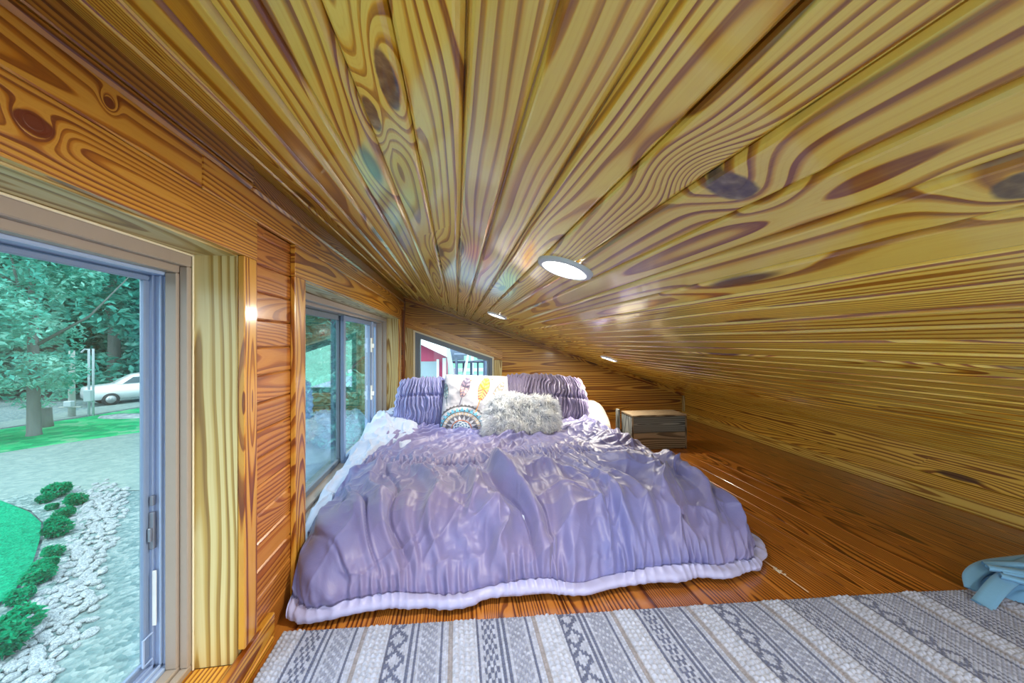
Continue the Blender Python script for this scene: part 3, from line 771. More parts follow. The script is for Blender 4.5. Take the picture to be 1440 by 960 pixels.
def ruche(seams, dens, amp, sd):
    def fn(A, B):
        r = 0*A
        ph = 2*np.pi*dens*(A+.05*fbm(A*3, B*2.5, sd, 2))+2.*vnoise(A*6, B*3, sd+1)
        r = amp*(.5+.5*np.sin(ph))**1.5*(.55+.45*vnoise(A*8, B*3, sd+2))
        r += amp*.5*(.5+.5*np.sin(ph*2.3+1.))
        for s_ in seams: r -= .016*np.exp(-((B-s_)/.05)**2)
        return r
    return fn
o = link('pillow_sham', pillow_mesh('pillow_sham', .44, .37, .15, ruche([.25], 9, .024, 201), 260, 130, None, 2.7, .30), M_shamL)
place(o, -.175, 2.38, .335, .12, .30, -.03); tag(o, 'ruched lilac pillow sham standing at the left by the window', 'pillow')
o = link('pillow_sham', pillow_mesh('pillow_sham', .66, .40, .15, ruche([.05], 13, .026, 221), 320, 130, None, 2.7, .26), M_shamR)
place(o, .62, 2.52, .320, -.05, .42, -.07); tag(o, 'ruched mauve grey pillow sham at the right behind the furry pillow', 'pillow')
o = link('bed_pillow', pillow_mesh('bed_pillow', .55, .36, .14, lambda A, B: .012*fbm(A*3, B*3, 5, 2)), M_cream)
place(o, .87, 2.66, .165, -.2, 1.15, 0); tag(o, 'cream pillow lying at the right edge of the bed behind the mauve sham', 'pillow')
# patterned pillow: mandala and feathers printed on the cotton
def pattern(A, B):
    n, m = A.shape; C = np.ones((n, m, 3))*np.array(S(184, 184, 194))
    def put(mask, c, a=1.): 
        mm = np.clip(mask, 0, 1)[..., None]*a; C[:] = C*(1-mm)+np.array(S(*c))*mm
    # mandala at lower left
    X = A*1.0; Y = B*1.02
    dx, dy = X+.42, Y+.82; r = np.hypot(dx, dy); th = np.arctan2(dy, dx)
    put((r < .74), (190, 192, 200))
    ring = lambda a, b: ((r > a) & (r < b)).astype(float)
    put(ring(.69, .74), (84, 84, 92)); put(ring(.735, .765)*(np.sin(th*44) > 0), (96, 92, 96))
    tri = np.abs(((th*14/np.pi) % 1)-.5)*2
    put(ring(.54, .68)*((r-.54)/.14 < tri), (104, 178, 206)); put(ring(.56, .60)*(tri < .3), (70, 72, 84))
    put(ring(.52, .545), (74, 74, 84)); put(ring(.44, .52)*(np.sin(th*36) > -.1), (196, 176, 150)); put(ring(.425, .44), (74, 74, 84))
    tri2 = np.abs(((th*9/np.pi) % 1)-.5)*2
    put(ring(.27, .42)*((r-.27)/.15 > tri2), (92, 92, 104)); put(ring(.25, .28), (196, 120, 84)); put((r < .25), (214, 226, 234))
    put((r < .25)*(np.sin(th*8)*np.sin(r*70) > .1), (80, 120, 156)); put((r < .07), (70, 72, 84))
    # feathers
    def feather(x0, y0, ang, L, W, c1, c2, c3):
        ca, sa = math.cos(ang), math.sin(ang); u = (X-x0)*ca+(Y-y0)*sa; v = -(X-x0)*sa+(Y-y0)*ca
        uu = u/L; prof_ = W*np.sqrt(np.clip(np.sin(np.clip((uu-.30)/.70, 0, 1)*np.pi), 0, 1))*(.8+.2*uu)
        ins = (uu > .3) & (uu < 1) & (np.abs(v) < prof_)
        put(ins.astype(float), c1); stripe = np.sin((u*1.0+np.abs(v)*.9)*58) > .1
        put((ins & stripe & (uu < .62)).astype(float), c2); put((ins & (uu > .62) & (np.sin((u-np.abs(v)*.9)*42) > 0)).astype(float), c3)
        put((ins & (np.abs(np.abs(v)-prof_) < .012)).astype(float), (92, 74, 84)); put(((uu > 0) & (uu < .98) & (np.abs(v) < .012)).astype(float), c3)
    feather(-.52, -.15, 1.35, 1.06, .145, (150, 132, 152), (206, 170, 160), (96, 92, 118))
    feather(-.05, -.30, 1.28, 1.24, .17, (226, 176, 110), (196, 84, 78), (222, 150, 60))
    feather(.15, -.35, 1.02, 1.30, .11, (206, 206, 196), (110, 104, 110), (150, 146, 136))
    feather(-.85, -.1, 1.75, .80, .10, (130, 160, 170), (190, 200, 196), (90, 110, 120))
    feather(.0, -.5, .6, .9, .09, (196, 140, 130), (150, 80, 90), (120, 130, 150))
    for (bx_, by_, rr_) in ((-.2, .75, .03), (.45, .8, .03), (.5, .3, .03)): put(np.hypot(X-bx_, Y-by_) < rr_, (190, 110, 80))
    return C
o = link('patterned_pillow', pillow_mesh('patterned_pillow', .44, .40, .13, lambda A, B: .010*fbm(A*2.5, B*2.5, 15, 3), 330, 300, pattern, 4, .08), fabric('printed_cotton', (1, 1, 1), tintattr=True, rough=.7, wr=.25, wscale=8))
place(o, .125, 2.30, .335, .05, .36, -.05); tag(o, 'white throw pillow printed with coloured feathers and a blue mandala', 'pillow')

# furry pillow with shaggy strands
core_me = pillow_mesh('furry_pillow', .45, .27, .14, None, 70, 50, None, 4)
fp = link('furry_pillow', core_me, fabric('fur_backing', S(150, 158, 172), rough=.9))
place(fp, .385, 2.13, .285, -.02, .50, -.06); tag(fp, 'shaggy white faux fur pillow lying in front of the others', 'pillow')
A, B, Pf, Pb, prof_ = pillow_arrays(.45, .27, .14, None, 160, 110, 4)
du = np.gradient(Pf, axis=0); dv = np.gradient(Pf, axis=1); N = np.cross(du, dv); N /= np.linalg.norm(N, axis=-1, keepdims=True)+1e-9
vs, fs = [], []
rs = np.random.RandomState(5)
for k in range(24000):
    i, j = rs.randint(1, 159), rs.randint(1, 109)
    # area-uniform-ish: reject crowded borders
    if rs.rand() > .35+.65*math.cos(A[i, j]*1.2)*1.0: continue
    p = Pf[i, j].copy(); n_ = N[i, j]
    if rs.rand() < .12: p[2] *= -1; n_ = n_*np.array([1, 1, -1])
    cl = np.array([vnoise(np.array(p[0]*40), np.array(p[1]*40), 3), vnoise(np.array(p[0]*40), np.array(p[1]*40), 4), 0])*.9
    d = n_*.55+np.array([.05, -.55, 0])+cl*.8+rs.randn(3)*.22; d /= np.linalg.norm(d)
    L = rs.uniform(.024, .048); g_ = np.array([0, -.35, -.25])
    side = np.cross(d, rs.randn(3)); side /= np.linalg.norm(side)+1e-9; wd_ = .0012
    a0, a1, a2 = p-n_*.002, p+d*L*.55, p+d*L+g_*L*.35
    b = len(vs); vs += [a0-side*wd_, a0+side*wd_, a1-side*wd_*.8, a1+side*wd_*.8, a2]
    fs += [(b, b+1, b+3, b+2), (b+2, b+3, b+4)]
me = bpy.data.meshes.new('fur'); me.from_pydata([tuple(v) for v in vs], [], fs); me.update()
m_, t_ = newmat('fur_fibre'); tc = t_.n('ShaderNodeTexCoord')
t_.bsdf(t_.ramp(t_.noise(tc.outputs['Object'], 22, 3), [(.3, S(216, 222, 234)), (.5, S(240, 242, 246)), (.75, S(250, 248, 244))]), .6, sheen=.4)
fur = link('fur', me, m_, fp, True); tag(fur, 'long shaggy white fur'); fur['kind'] = 'stuff'

# ------------------------------------------------------------------ crate
cr0 = empty('wooden_crate', (1.365, 2.37, 0), -.02); tag(cr0, 'low weathered grey wooden crate on the floor in the right corner', 'crate')
def part(name, mb, mat, par, smooth=False): return mb.build(name, mat, par, smooth)
hw, hd, hh = .195, .085, .232
t = MB(); t.box(-hw, hw, -hd, -hd+.014, .118, hh-.008, 'X', ch=.002); part('front_slat', t, W_crate, cr0)
t = MB(); t.box(-hw, hw, -hd, -hd+.014, .004, .115, 'X', ch=.002); part('front_slat', t, W_crate2, cr0)
t = MB(); t.box(-hw, -hw+.014, -hd+.015, hd, .004, hh-.009, 'Z', ch=.002); part('side_panel', t, W_crate, cr0)
t = MB(); t.box(hw-.014, hw, -hd+.015, hd, .004, hh-.009, 'Z', ch=.002); part('side_panel', t, W_crate, cr0)
t = MB(); t.box(-hw-.002, hw+.002, -hd-.002, hd, hh-.0075, hh+.005, 'X', ch=.002); part('top_board', t, W_crate2, cr0)
for sg in (-1, 1): t = MB(); t.box(sg*(hw-.002)-.006, sg*(hw-.002)+.006, -hd-.004, -hd-.0005, .0, hh-.009, 'Z', ch=.001); part('corner_strip', t, W_crate2, cr0)
t = MB(); t.box(-hw-.035, -hw-.018, hd-.02, hd+.02, .0, hh+.018, 'Z', ch=.002); t.box(-hw-.035, hw, hd+.002, hd+.018, .02, .10, 'X', ch=.002); part('back_post', t, W_crate, cr0)

# ------------------------------------------------------------------ rug
def rug():
    xs = np.linspace(0, 1, 1150); ys = np.concatenate([np.linspace(0, .70, 60)[:-1], np.linspace(.70, 1, 250)])
    A, B = np.meshgrid(xs, ys, indexing='ij')
    Lx = 2.12
    x0 = -.432; yn = -.55
    yb = .992-A*Lx*.072
    X = x0+A*Lx; Y = yn+(yb-yn)*B
    Y += .006*vnoise(X*3.3, X*0, 301)*ss(B, .8, 1)
    sx = X-x0; sy = Y
    per = .212; ph = (sx % per); pid = np.floor(sx/per)
    st = .0066                                             # stitch pitch
    i = np.floor(sx/st); j = np.floor((sy+.5*st*(i % 2))/(st*1.15)); fx = (sx/st) % 1; fy = ((sy+.5*st*(i % 2))/(st*1.15)) % 1
    bumpv = np.abs(np.sin(np.pi*fx))**.7*np.abs(np.sin(np.pi*fy))**.7
    rnd = lambda a, b, s_: np.modf(np.abs(np.sin(a*12.9898+b*78.233+s_)*43758.5453))[0]
    chunky = ph < .056
    Z = .0065+.0035*bumpv
    # chunky loops
    k = .0125; i2 = np.floor(sx/k); fx2 = (sx/k) % 1; o2 = rnd(i2, i2, 2)*k; j2 = np.floor((sy+o2)/k); fy2 = ((sy+o2)/k) % 1
    loop = (np.abs(np.sin(np.pi*fx2))**.8)*(np.abs(np.sin(np.pi*fy2))**.8)*(.6+.4*rnd(i2, j2, 1))
    Z = np.where(chunky, .008+.0068*loop, Z)
    white = np.array(S(184, 190, 206)); lg = np.array(S(174, 181, 200)); dk = np.array(S(94, 102, 130)); taupe = np.array(S(150, 146, 150))
    C = np.ones(A.shape+(3,))*lg
    C[chunky] = white
    zz = np.abs(((j) % 8)-4)
    loc = ph-.056; b = np.floor(loc/st)
    even = (pid % 2 == 0)
    dark = np.zeros(A.shape, bool)
    dark |= (b == 0) | (b == 8) | (b == 10) | (b == 19)
    dark |= ((b > 1) & (b < 7) & (((j+b*(1+even)) % 4) < 1.5) & even)
    dark |= ((b > 0) & (b < 7) & ((zz == np.abs(b-3)) | (zz == np.abs(b-3)+1)) & ~even)
    dark2 = ((b > 11) & (b < 18) & (((j + b) % 3) < 1.4)) & ~chunky
    dark &= ~chunky
    C[dark] = dk; C[dark2] = .5*dk+.5*lg; tp = (b >= 22) & ~chunky; C[tp] = taupe
    C *= (.70+.28*rnd(i, j, 4))[..., None]
    shade = np.where(chunky, .80+.2*loop, .78+.22*bumpv); C *= 1+(shade-1)[..., None]*.25
    edge = np.minimum(np.minimum(A, 1-A)*Lx, (1-B)*(yb-yn)); Z = Z*np.clip(edge/.006, .0, 1)**.5+.0008
    C *= np.array([.93, .97, 1.10])
    Z += .003*(fbm(X*5, Y*5, 310, 2)+1)*np.clip(edge/.03, 0, 1)
    P = np.stack([X, Y, Z], -1); me = gridmesh('striped_rug', P, colors=C); me.flip_normals(); return me
M_rug = fabric('rug_yarn', (1, 1, 1), rough=.9, tintattr=True, wr=.35, wscale=260, spec=.15)
o = link('striped_rug', rug(), M_rug); tag(o, 'chunky knit rug with white and grey blue patterned stripes in the foreground', 'rug')

# ------------------------------------------------------------------ blue folded fabric at the right edge
M_blue = fabric('washed_blue_cotton', S(84, 134, 176), S(104, 156, 196), .65, .2, wr=.3, wscale=14)
bl = empty('folded_blue_blanket', (1.675, .815, .012), -.12); tag(bl, 'crumpled light blue fabric bag with a wide strap on the rug corner at right', 'bag')
def heap(w, d, h, sd, layers, nm, z0=0, xo=0, yo=0):
    n, m = 190, 130; th = np.linspace(0, 2*np.pi, n, endpoint=False); rr = np.linspace(0, 1, m)
    T, Rr = np.meshgrid(th, rr, indexing='ij')
    rad = 1+.10*vnoise(np.cos(T)*2+4, np.sin(T)*2+4, sd)
    X = np.cos(T)*Rr*w*rad; Y = np.sin(T)*Rr*d*rad
    fold = (.5+.5*np.sin(2*np.pi*(Y/.020+.35*X/.1+.8*vnoise(X*9, Y*9, sd+3))))**.8
    Z = h*(1-Rr**2.6)**.6*(.8+.25*vnoise(X*6+2, Y*8, sd+1))+.013*fold*(1-Rr**8)
    Z += .010*(1-np.abs(vnoise(X*22, Y*14, sd+2)))**3*(1-Rr**6)
    Z = np.maximum(Z, 0)*layers
    me = gridmesh(nm, np.stack([X+xo, Y+yo, Z+z0], -1), closed_u=True)
    o = link(nm, me, M_blue, bl); return o
heap(.25, .095, .062, 401, 1, 'bag_body', 0, .08, .0)
heap(.18, .055, .050, 431, 1, 'folded_flap', .036, .14, .02)
def strap(pts, w, nm, th=.004):
    n = 60; P = []; pts = [Vector(p) for p in pts]
    # catmull-rom
    def cr_(t):
        k_ = min(int(t), len(pts)-2); f = t-k_; p0 = pts[max(k_-1, 0)]; p1 = pts[k_]; p2 = pts[k_+1]; p3 = pts[min(k_+2, len(pts)-1)]
        return .5*((2*p1)+(-p0+p2)*f+(2*p0-5*p1+4*p2-p3)*f*f+(-p0+3*p1-3*p2+p3)*f**3)
    for i in range(n):
        t_ = i/(n-1)*(len(pts)-1); p = cr_(t_); d = (cr_(min(t_+.02, len(pts)-1))-cr_(max(t_-.02, 0))).normalized()
        s_ = d.cross(Vector((0, -.35, 1))).normalized(); nn = s_.cross(d).normalized()
        P.append([p-s_*w/2, p-s_*w*.25+nn*.002, p+s_*w*.25+nn*.002, p+s_*w/2, p+s_*w/2-nn*th, p-s_*w/2-nn*th])
    me = gridmesh(nm, np.array([[list(v) for v in r] for r in P]), closed_v=True); o = link(nm, me, M_strap, bl); return o
M_strap = fabric('pale_blue_webbing', S(112, 164, 202), S(102, 154, 194), .6, .2, wr=.12, wscale=30)
strap([(.10, .02, .072), (.0, .01, .068), (-.10, -.015, .052), (-.17, -.035, .036), (-.235, -.055, .008), (-.25, -.06, .003)], .040, 'strap')
strap([(-.20, -.005, .006), (-.17, .02, .030), (-.10, .035, .050), (.0, .03, .066), (.10, .025, .078)], .034, 'strap')
strap([(-.15, .0, .07), (-.03, -.05, .066), (.10, -.10, .040), (.25, -.12, .015)], .015, 'drawcord', .009)
strap([(-.14, -.02, .06), (-.04, -.08, .046), (.08, -.12, .018), (.2, -.135, .010)], .015, 'drawcord', .009)
strap([(-.13, -.015, .064), (-.05, -.045, .064), (.05, -.075, .052), (.2, -.10, .03)], .014, 'drawcord', .009)
strap([(-.12, .03, .06), (-.04, .0, .074), (.06, -.03, .072), (.2, -.05, .06)], .016, 'drawcord', .010)

# ------------------------------------------------------------------ outdoors
def groundmesh(name, poly, mat, lift, label, cat=None, kind=None, sub=0):
    bm = bmesh.new(); vs_ = [bm.verts.new((p[0], p[1], 0)) for p in poly]; f = bm.faces.new(vs_); bmesh.ops.triangulate(bm, faces=[f])
    for v in bm.verts: v.co.z = ground_z(v.co.x, v.co.y)+lift
    bm.normal_update()
    for f in bm.faces:
        if f.normal.z < 0: f.normal_flip()
    me = bpy.data.meshes.new(name); bm.to_mesh(me); bm.free(); o = link(name, me, mat); tag(o, label, cat, kind=kind); return o
def speckle(name, cols, scale, rough=.95, bump=.6, bd=.05):
    m, t = newmat(name); tc = t.n('ShaderNodeTexCoord'); v = t.voro(tc.outputs['Object'], scale, 'Color'); dd = t.voro(tc.outputs['Object'], scale)
    n = t.noise(tc.outputs['Object'], .5, 4); n2 = t.noise(tc.outputs['Object'], scale*.35, 4)
    f = t.m('ADD', t.m('MULTIPLY', t.sep(v)[0], .35), t.m('ADD', t.m('MULTIPLY', n, .35), t.m('MULTIPLY', n2, .45)))
    k = len(cols); c = t.ramp(f, [(.25+.6*i/(k-1), cc) for i, cc in enumerate(cols)])
    t.bsdf(c, rough, t.bump(t.m('ADD', dd, n2), bump, bd), spec=.1); return m
M_gravel = speckle('pale_gravel', [S(60, 86, 90), S(90, 116, 118), S(116, 136, 136), S(140, 156, 154)], 16)
M_drive = speckle('driveway_gravel', [S(100, 122, 120), S(118, 138, 134), S(132, 150, 144)], 9, bump=.25)
M_mulch = speckle('dark_mulch', [S(62, 88, 88), S(104, 128, 126), S(158, 176, 172)], 20)
M_grass = speckle('teal_lawn', [S(0, 92, 66), S(0, 128, 92), S(22, 156, 112)], 30, bump=.5)
M_meadow = speckle('rough_grass', [S(70, 130, 100), S(16, 138, 88), S(40, 168, 106), S(120, 160, 130)], 3.)
o = groundmesh('ground', [(-160, -30), (60, -30), (60, 160), (-160, 160)], M_gravel, 0, 'pale gravel ground outside the loft windows', kind='structure')
def pg(pts, ext=()): return [onground(*p) for p in pts]
# driveway band, rising towards the car
groundmesh('driveway', pg([(-420, 745), (-100, 655), (0, 637), (120, 619), (205, 607), (330, 592), (520, 575), (520, 640), (330, 672), (205, 690), (120, 690), (60, 697), (0, 706), (-100, 730), (-420, 850)]), M_drive, .012, 'pale gravel driveway crossing below the trees', 'driveway', kind='structure')
groundmesh('meadow', pg([(-420, 745), (-100, 655), (0, 637), (120, 619), (205, 607), (330, 592), (520, 575), (520, 560), (330, 566), (240, 568), (205, 572), (110, 588), (0, 604), (-420, 690)]), M_meadow, .010, 'strip of rough green grass between driveway and trees', 'grass', kind='stuff')
groundmesh('farm_track', pg([(0, 603), (110, 587), (205, 571), (330, 563), (330, 559), (205, 561), (110, 577), (0, 594)]), M_drive, .02, 'pale track behind the grass where the car is parked', 'track', kind='structure')
groundmesh('lawn', pg([(-500, 760), (-60, 702), (0, 706), (40, 722), (58, 738), (56, 762), (46, 795), (20, 835), (0, 852), (-80, 900), (-500, 1100)]), M_grass, .05, 'bright green mown lawn with a curved edge', 'lawn', kind='stuff')
groundmesh('planting_bed', pg([(-60, 700), (0, 704), (60, 693), (110, 688), (140, 692), (120, 740), (90, 800), (60, 860), (20, 930), (-60, 1010), (-200, 1060), (-90, 904), (0, 856), (24, 838), (50, 795), (60, 762), (62, 738), (44, 720), (0, 706)]), M_mulch, .03, 'dark mulched bed curving between lawn and stones', 'planting bed', kind='structure')

# leaf clusters
def leafcloud(n, blobs, size, seed, droop=.2):
    rs = np.random.RandomState(seed); W = np.array([b[3]*b[4]*b[5] for b in blobs])**.67; W = W/W.sum(); which = rs.choice(len(blobs), n, p=W)
    bl_ = np.array(blobs)[which]; d = rs.randn(n, 3); d /= np.linalg.norm(d, axis=1, keepdims=True); r = rs.uniform(.55, 1.0, (n, 1))**.6
    c = bl_[:, :3]+d*r*bl_[:, 3:6]
    a = rs.randn(n, 3)*.6+d*.2+np.array([0, 0, -.0]); a[:, 2] *= .5; a /= np.linalg.norm(a, axis=1, keepdims=True)
    b = np.cross(a, rs.randn(n, 3)*.5+np.array([0, 0, 1.])); b /= np.linalg.norm(b, axis=1, keepdims=True)
    s_ = size*rs.uniform(.6, 1.3, (n, 1))
    V = np.stack([c-a*s_, c+b*s_*.45, c+a*s_, c-b*s_*.45], 1).reshape(-1, 3); V[2::4, 2] -= droop*s_[:, 0]
    me = bpy.data.meshes.new('leaves'); me.vertices.add(len(V)); me.vertices.foreach_set('co', V.astype(np.float32).ravel())
    me.loops.add(n*4); me.loops.foreach_set('vertex_index', np.arange(n*4, dtype=np.int32)); me.polygons.add(n); me.polygons.foreach_set('loop_start', (np.arange(n)*4).astype(np.int32)); me.update(calc_edges=True)
    return me
def leafmat(name, c0, c1, c2, sc=1.2):
    m, t = newmat(name); tc = t.n('ShaderNodeTexCoord'); oi = t.n('ShaderNodeObjectInfo')
    n = t.noise(tc.outputs['Object'], sc, 4, .65); n = t.m('ADD', n, t.m('MULTIPLY', t.m('SUBTRACT', oi.outputs['Random'], .5), .12))
    c = t.ramp(n, [(.3, c0), (.5, c1), (.72, c2)])
    df = t.n('ShaderNodeBsdfDiffuse'); t.put(df.inputs[0], c); tl = t.n('ShaderNodeBsdfTranslucent'); t.put(tl.inputs[0], c)
    mx = t.n('ShaderNodeMixShader'); mx.inputs[0].default_value = .35; t.t.links.new(df.outputs[0], mx.inputs[1]); t.t.links.new(tl.outputs[0], mx.inputs[2]); t.out(mx.outputs[0]); return m
M_leaf = leafmat('tree_leaves', S(44, 136, 124), S(100, 190, 172), S(176, 230, 214), .9)
M_leafb = leafmat('shrub_leaves', S(0, 104, 70), S(8, 146, 100), S(52, 178, 128), 4)
M_bark = simple('bark', S(110, 116, 112), .9, 8, .3, .8, .04, stretch=(1, 1, .2))
def blobs_tree(h, w, n, seed, base=.25):
    rs = np.random.RandomState(seed); out = [(0, 0, h*.62, w*.42, w*.42, h*.30)]
    for k in range(n):
        z = rs.uniform(base, .95); rr = w*.5*math.sqrt(max(.08, 1-((z-.5)/.55)**2))
        a = rs.uniform(0, 6.28); out.append((math.cos(a)*rr*.7, math.sin(a)*rr*.7, h*z, w*rs.uniform(.12, .22), w*rs.uniform(.12, .22), h*rs.uniform(.05, .10)))
    return out
def trunkmb(h, r, seed, bend=.3):
    rs = random.Random(seed); t = MB(); pts = [(0, 0, -.3), (0, 0, .12), (rs.uniform(-bend, bend)*.2, 0, h*.3), (rs.uniform(-bend, bend), rs.uniform(-bend, bend), h*.7)]
    t.tube(pts, [r*1.7, r*1.15, r*.85, r*.45], 12)
    for k in range(4):
        a = rs.uniform(0, 6.28); z = h*rs.uniform(.28, .55); t.tube([(0, 0, z), (math.cos(a)*h*.12, math.sin(a)*h*.12, z+h*.1), (math.cos(a)*h*.22, math.sin(a)*h*.22, z+h*.25)], [r*.4, r*.25, r*.1], 7)
    return t
def treeproto(h, w, n, leaf, seed, base=.25, nl=26, r=.28):
    e = empty('tree'); tr = trunkmb(h, r, seed).build('trunk', M_bark, e, True)
    cr_ = link('crown', leafcloud(n, blobs_tree(h, w, nl, seed, base), leaf, seed), M_leaf, e); return e
def copy_tree(o):
    c = o.copy(); COL.objects.link(c)
    for ch in o.children:
        d = ch.copy(); COL.objects.link(d); d.parent = c
    return c
def setpos(o, p, rz=0, s=1):
    o.location = p; o.rotation_euler = (0, 0, rz); o.scale = (s, s, s)
# big tree at the left
bt = treeproto(12, 6.2, 40000, .11, 3, base=.15, nl=70, r=.17); [c for c in bt.children if c.name.startswith('crown')][0].location = (-.9, -1.0, .0); p = onground(48, 612); setpos(bt, p, 0)
tag(bt, 'large leafy tree with thick trunk at the left side of the near window view', 'tree')
protoA = treeproto(15, 9, 16000, .24, 17, base=.05, nl=44); protoB = treeproto(18, 10, 16000, .26, 29, base=.08, nl=50)
spots = []
rsx = random.Random(3)
for k in range(15): spots.append((-330+k*62+rsx.uniform(-14, 14), 40+rsx.uniform(-3, 6), rsx.uniform(.9, 1.25)))
for k in range(10): spots.append((-300+k*90+rsx.uniform(-14, 14), 54+rsx.uniform(-3, 6), rsx.uniform(1.2, 1.6)))
spots = [q_ for q_ in spots if -110 < q_[0] < 250 or 400 < q_[0] < 570]
first = [True, True]
for k, (px, dist, s_) in enumerate(spots):
    d = ray(px, 520); L_ = math.hypot(d[0], d[1]); x_, y_ = d[0]/L_*dist, d[1]/L_*dist
    pr = protoA if k % 2 == 0 else protoB; i_ = k % 2
    if first[i_]: t_ = pr; first[i_] = False
    else: t_ = copy_tree(pr)
    setpos(t_, (x_, y_, ground_z(x_, y_)-.05), rsx.uniform(0, 6), s_); tag(t_, 'leafy tree in the dense woodland edge behind the grass', 'tree', 'woodland trees behind the driveway')
# trees nearer, seen through the bedside window
for k, (px, dist, s_, lab) in enumerate(((483, 15, .55, 'small leafy tree seen through the middle pane of the bedside window'), (452, 24, .75, 'tree seen through the left pane of the bedside window'), (530, 20, .7, 'tree at the right pane of the bedside window'))):
    d = ray(px, 520); L_ = math.hypot(d[0], d[1]); x_, y_ = d[0]/L_*dist, d[1]/L_*dist; t_ = copy_tree(protoA); setpos(t_, (x_, y_, ground_z(x_, y_)-.05), k, s_); tag(t_, lab, 'tree')
    if 'group' in t_: del t_['group']
# shrubs in the bed
shr = link('shrub', leafcloud(900, [(0, 0, .17, .24, .24, .16), (.1, .05, .25, .12, .12, .1), (-.12, .06, .22, .12, .12, .1)], .045, 77), M_leafb)
sl = [((80, 700), 1.35, 'tallest shrub at the far end of the planting bed, by the driveway'), ((64, 708), .8, 'low shrub left beside the tallest shrub'), ((107, 712), 1.1, 'round shrub at the inner side of the stones'), ((73, 718), .6, 'smallest shrub just below the tallest shrub'),
      ((90, 730), .95, 'wide shrub in the middle of the upper planting row'), ((77, 742), .8, 'shrub beside the lawn corner'), ((82, 755), 1.15, 'bright shrub at the lawn corner, lowest of the upper row'), ((75, 785), .8, 'shrub alone at the middle of the lawn edge'),
      ((62, 805), .85, 'shrub between the lawn edge and the stones'), ((54, 822), 1.05, 'wide dark shrub beside the lawn curve'), ((28, 850), .8, 'shrub near the lower lawn edge'), ((27, 893), 1.25, 'large shrub among the stones near the bottom left'), ((0, 925), 1.3, 'cut off shrub at the left edge of the near window view')]
for k, (pp, s_, lab) in enumerate(sl):
    o = shr if k == 0 else shr.copy()
    if k: COL.objects.link(o)
    setpos(o, onground(*pp)+Vector((0, 0, .02)), k*1.3, s_*.72); tag(o, lab, 'shrub', 'shrubs in the planting bed')
# stones
def stoneme(seed):
    bm = bmesh.new(); bmesh.ops.create_icosphere(bm, subdivisions=2, radius=1); rs = random.Random(seed)
    sc = (1, rs.uniform(.6, .85), rs.uniform(.4, .6)); cuts = [Vector((rs.gauss(0, 1), rs.gauss(0, 1), rs.gauss(0, 1))).normalized() for _ in range(7)]
    for v in bm.verts:
        p = v.co.normalized(); k_ = 1
        for c in cuts: k_ = min(k_, .78/max(.01, p.dot(c)))
        v.co = Vector((p.x*sc[0], p.y*sc[1], p.z*sc[2]))*k_
    me = bpy.data.meshes.new('stone'); bm.to_mesh(me); bm.free(); return me
M_st = speckle('pale_stone', [S(84, 94, 102), S(142, 152, 156), S(184, 188, 186)], 9, bump=.3, bd=.02)
sm = [stoneme(s_) for s_ in range(5)]
for mm in sm: mm.materials.append(M_st)
rss = random.Random(12); cl_ = [(150, 690, 26), (140, 715, 26), (125, 760, 24), (112, 800, 27), (100, 840, 30), (78, 880, 32), (50, 920, 36), (20, 955, 42)]
cnt = 0; placed = []; tries = 0
while cnt < 290:
    t_ = rss.random()**.8*(len(cl_)-1.001); i_ = int(t_); f = t_-i_; a_, b_ = cl_[i_], cl_[i_+1]
    px = a_[0]+(b_[0]-a_[0])*f+rss.gauss(0, .5)*(a_[2]); py = a_[1]+(b_[1]-a_[1])*f+rss.gauss(0, 6)
    p = onground(px, py)
    if any((p-w_).length < .14 for w_ in placed): tries += 1; pass
    if any((p-w_).length < (.14 if tries < 4000 else .09) for w_ in placed): continue
    placed.append(p); o = bpy.data.objects.new('stone', sm[cnt % 5]); COL.objects.link(o)
    s_ = rss.uniform(.055, .10)*(1.25 if rss.random() < .15 else 1); o.location = p+Vector((0, 0, s_*.22)); o.rotation_euler = (rss.uniform(-.3, .3), rss.uniform(-.3, .3), rss.uniform(0, 6)); o.scale = (s_,)*3
    tag(o, 'pale broken stone in the curved rock border outside the near window', 'stone', 'stones of the rock border'); cnt += 1
# poles
M_pole = simple('weathered_pole', S(168, 176, 170), .8, 10, .15, .4)
M_box = simple('utility_box_grey', S(176, 190, 196), .5, 10, .05)
def spotat(px, py, dist):
    d = ray(px, py); L_ = math.hypot(d[0], d[1]); return Vector((d[0]/L_*dist, d[1]/L_*dist, ground_z(d[0]/L_*dist, d[1]/L_*dist)))
p = onground(101, 586); e = empty('utility_pole', p); tag(e, 'thick wooden pole with a meter box, left of the metal posts', 'pole')
hp = 3.0; MB().tube([(0, 0, -.2), (0, 0, hp*1.05)], [.13, .10], 12).build('pole_shaft', M_pole, e, True)
t = MB(); t.box(-.17, .17, -.22, -.02, .50, .78, ch=.03); t.build('meter_box', M_box, e)
t = MB(); t.box(-.4, .5, -.16, -.10, .46, .51, ch=.01); t.build('cross_rail', M_pole, e)
p = onground(128, 585); e = empty('utility_pole', p); tag(e, 'pair of thin pale metal posts carrying a tall grey box', 'pole')
MB().tube([(-.09, 0, -.2), (-.09, 0, hp*1.08)], .045, 10).build('post', M_box, e, True); MB().tube([(.09, 0, -.2), (.09, 0, hp*1.08)], .045, 10).build('post', M_box, e, True)
t = MB(); t.box(-.17, .17, -.2, -.05, .72, 1.28, ch=.03); t.build('utility_box', M_box, e)
t = MB(); t.tube([(-.09, 0, hp*1.06), (-.22, -.05, hp*1.07), (-.32, -.1, hp*1.02)], .04, 8); t.build('lamp_head', M_box, e)
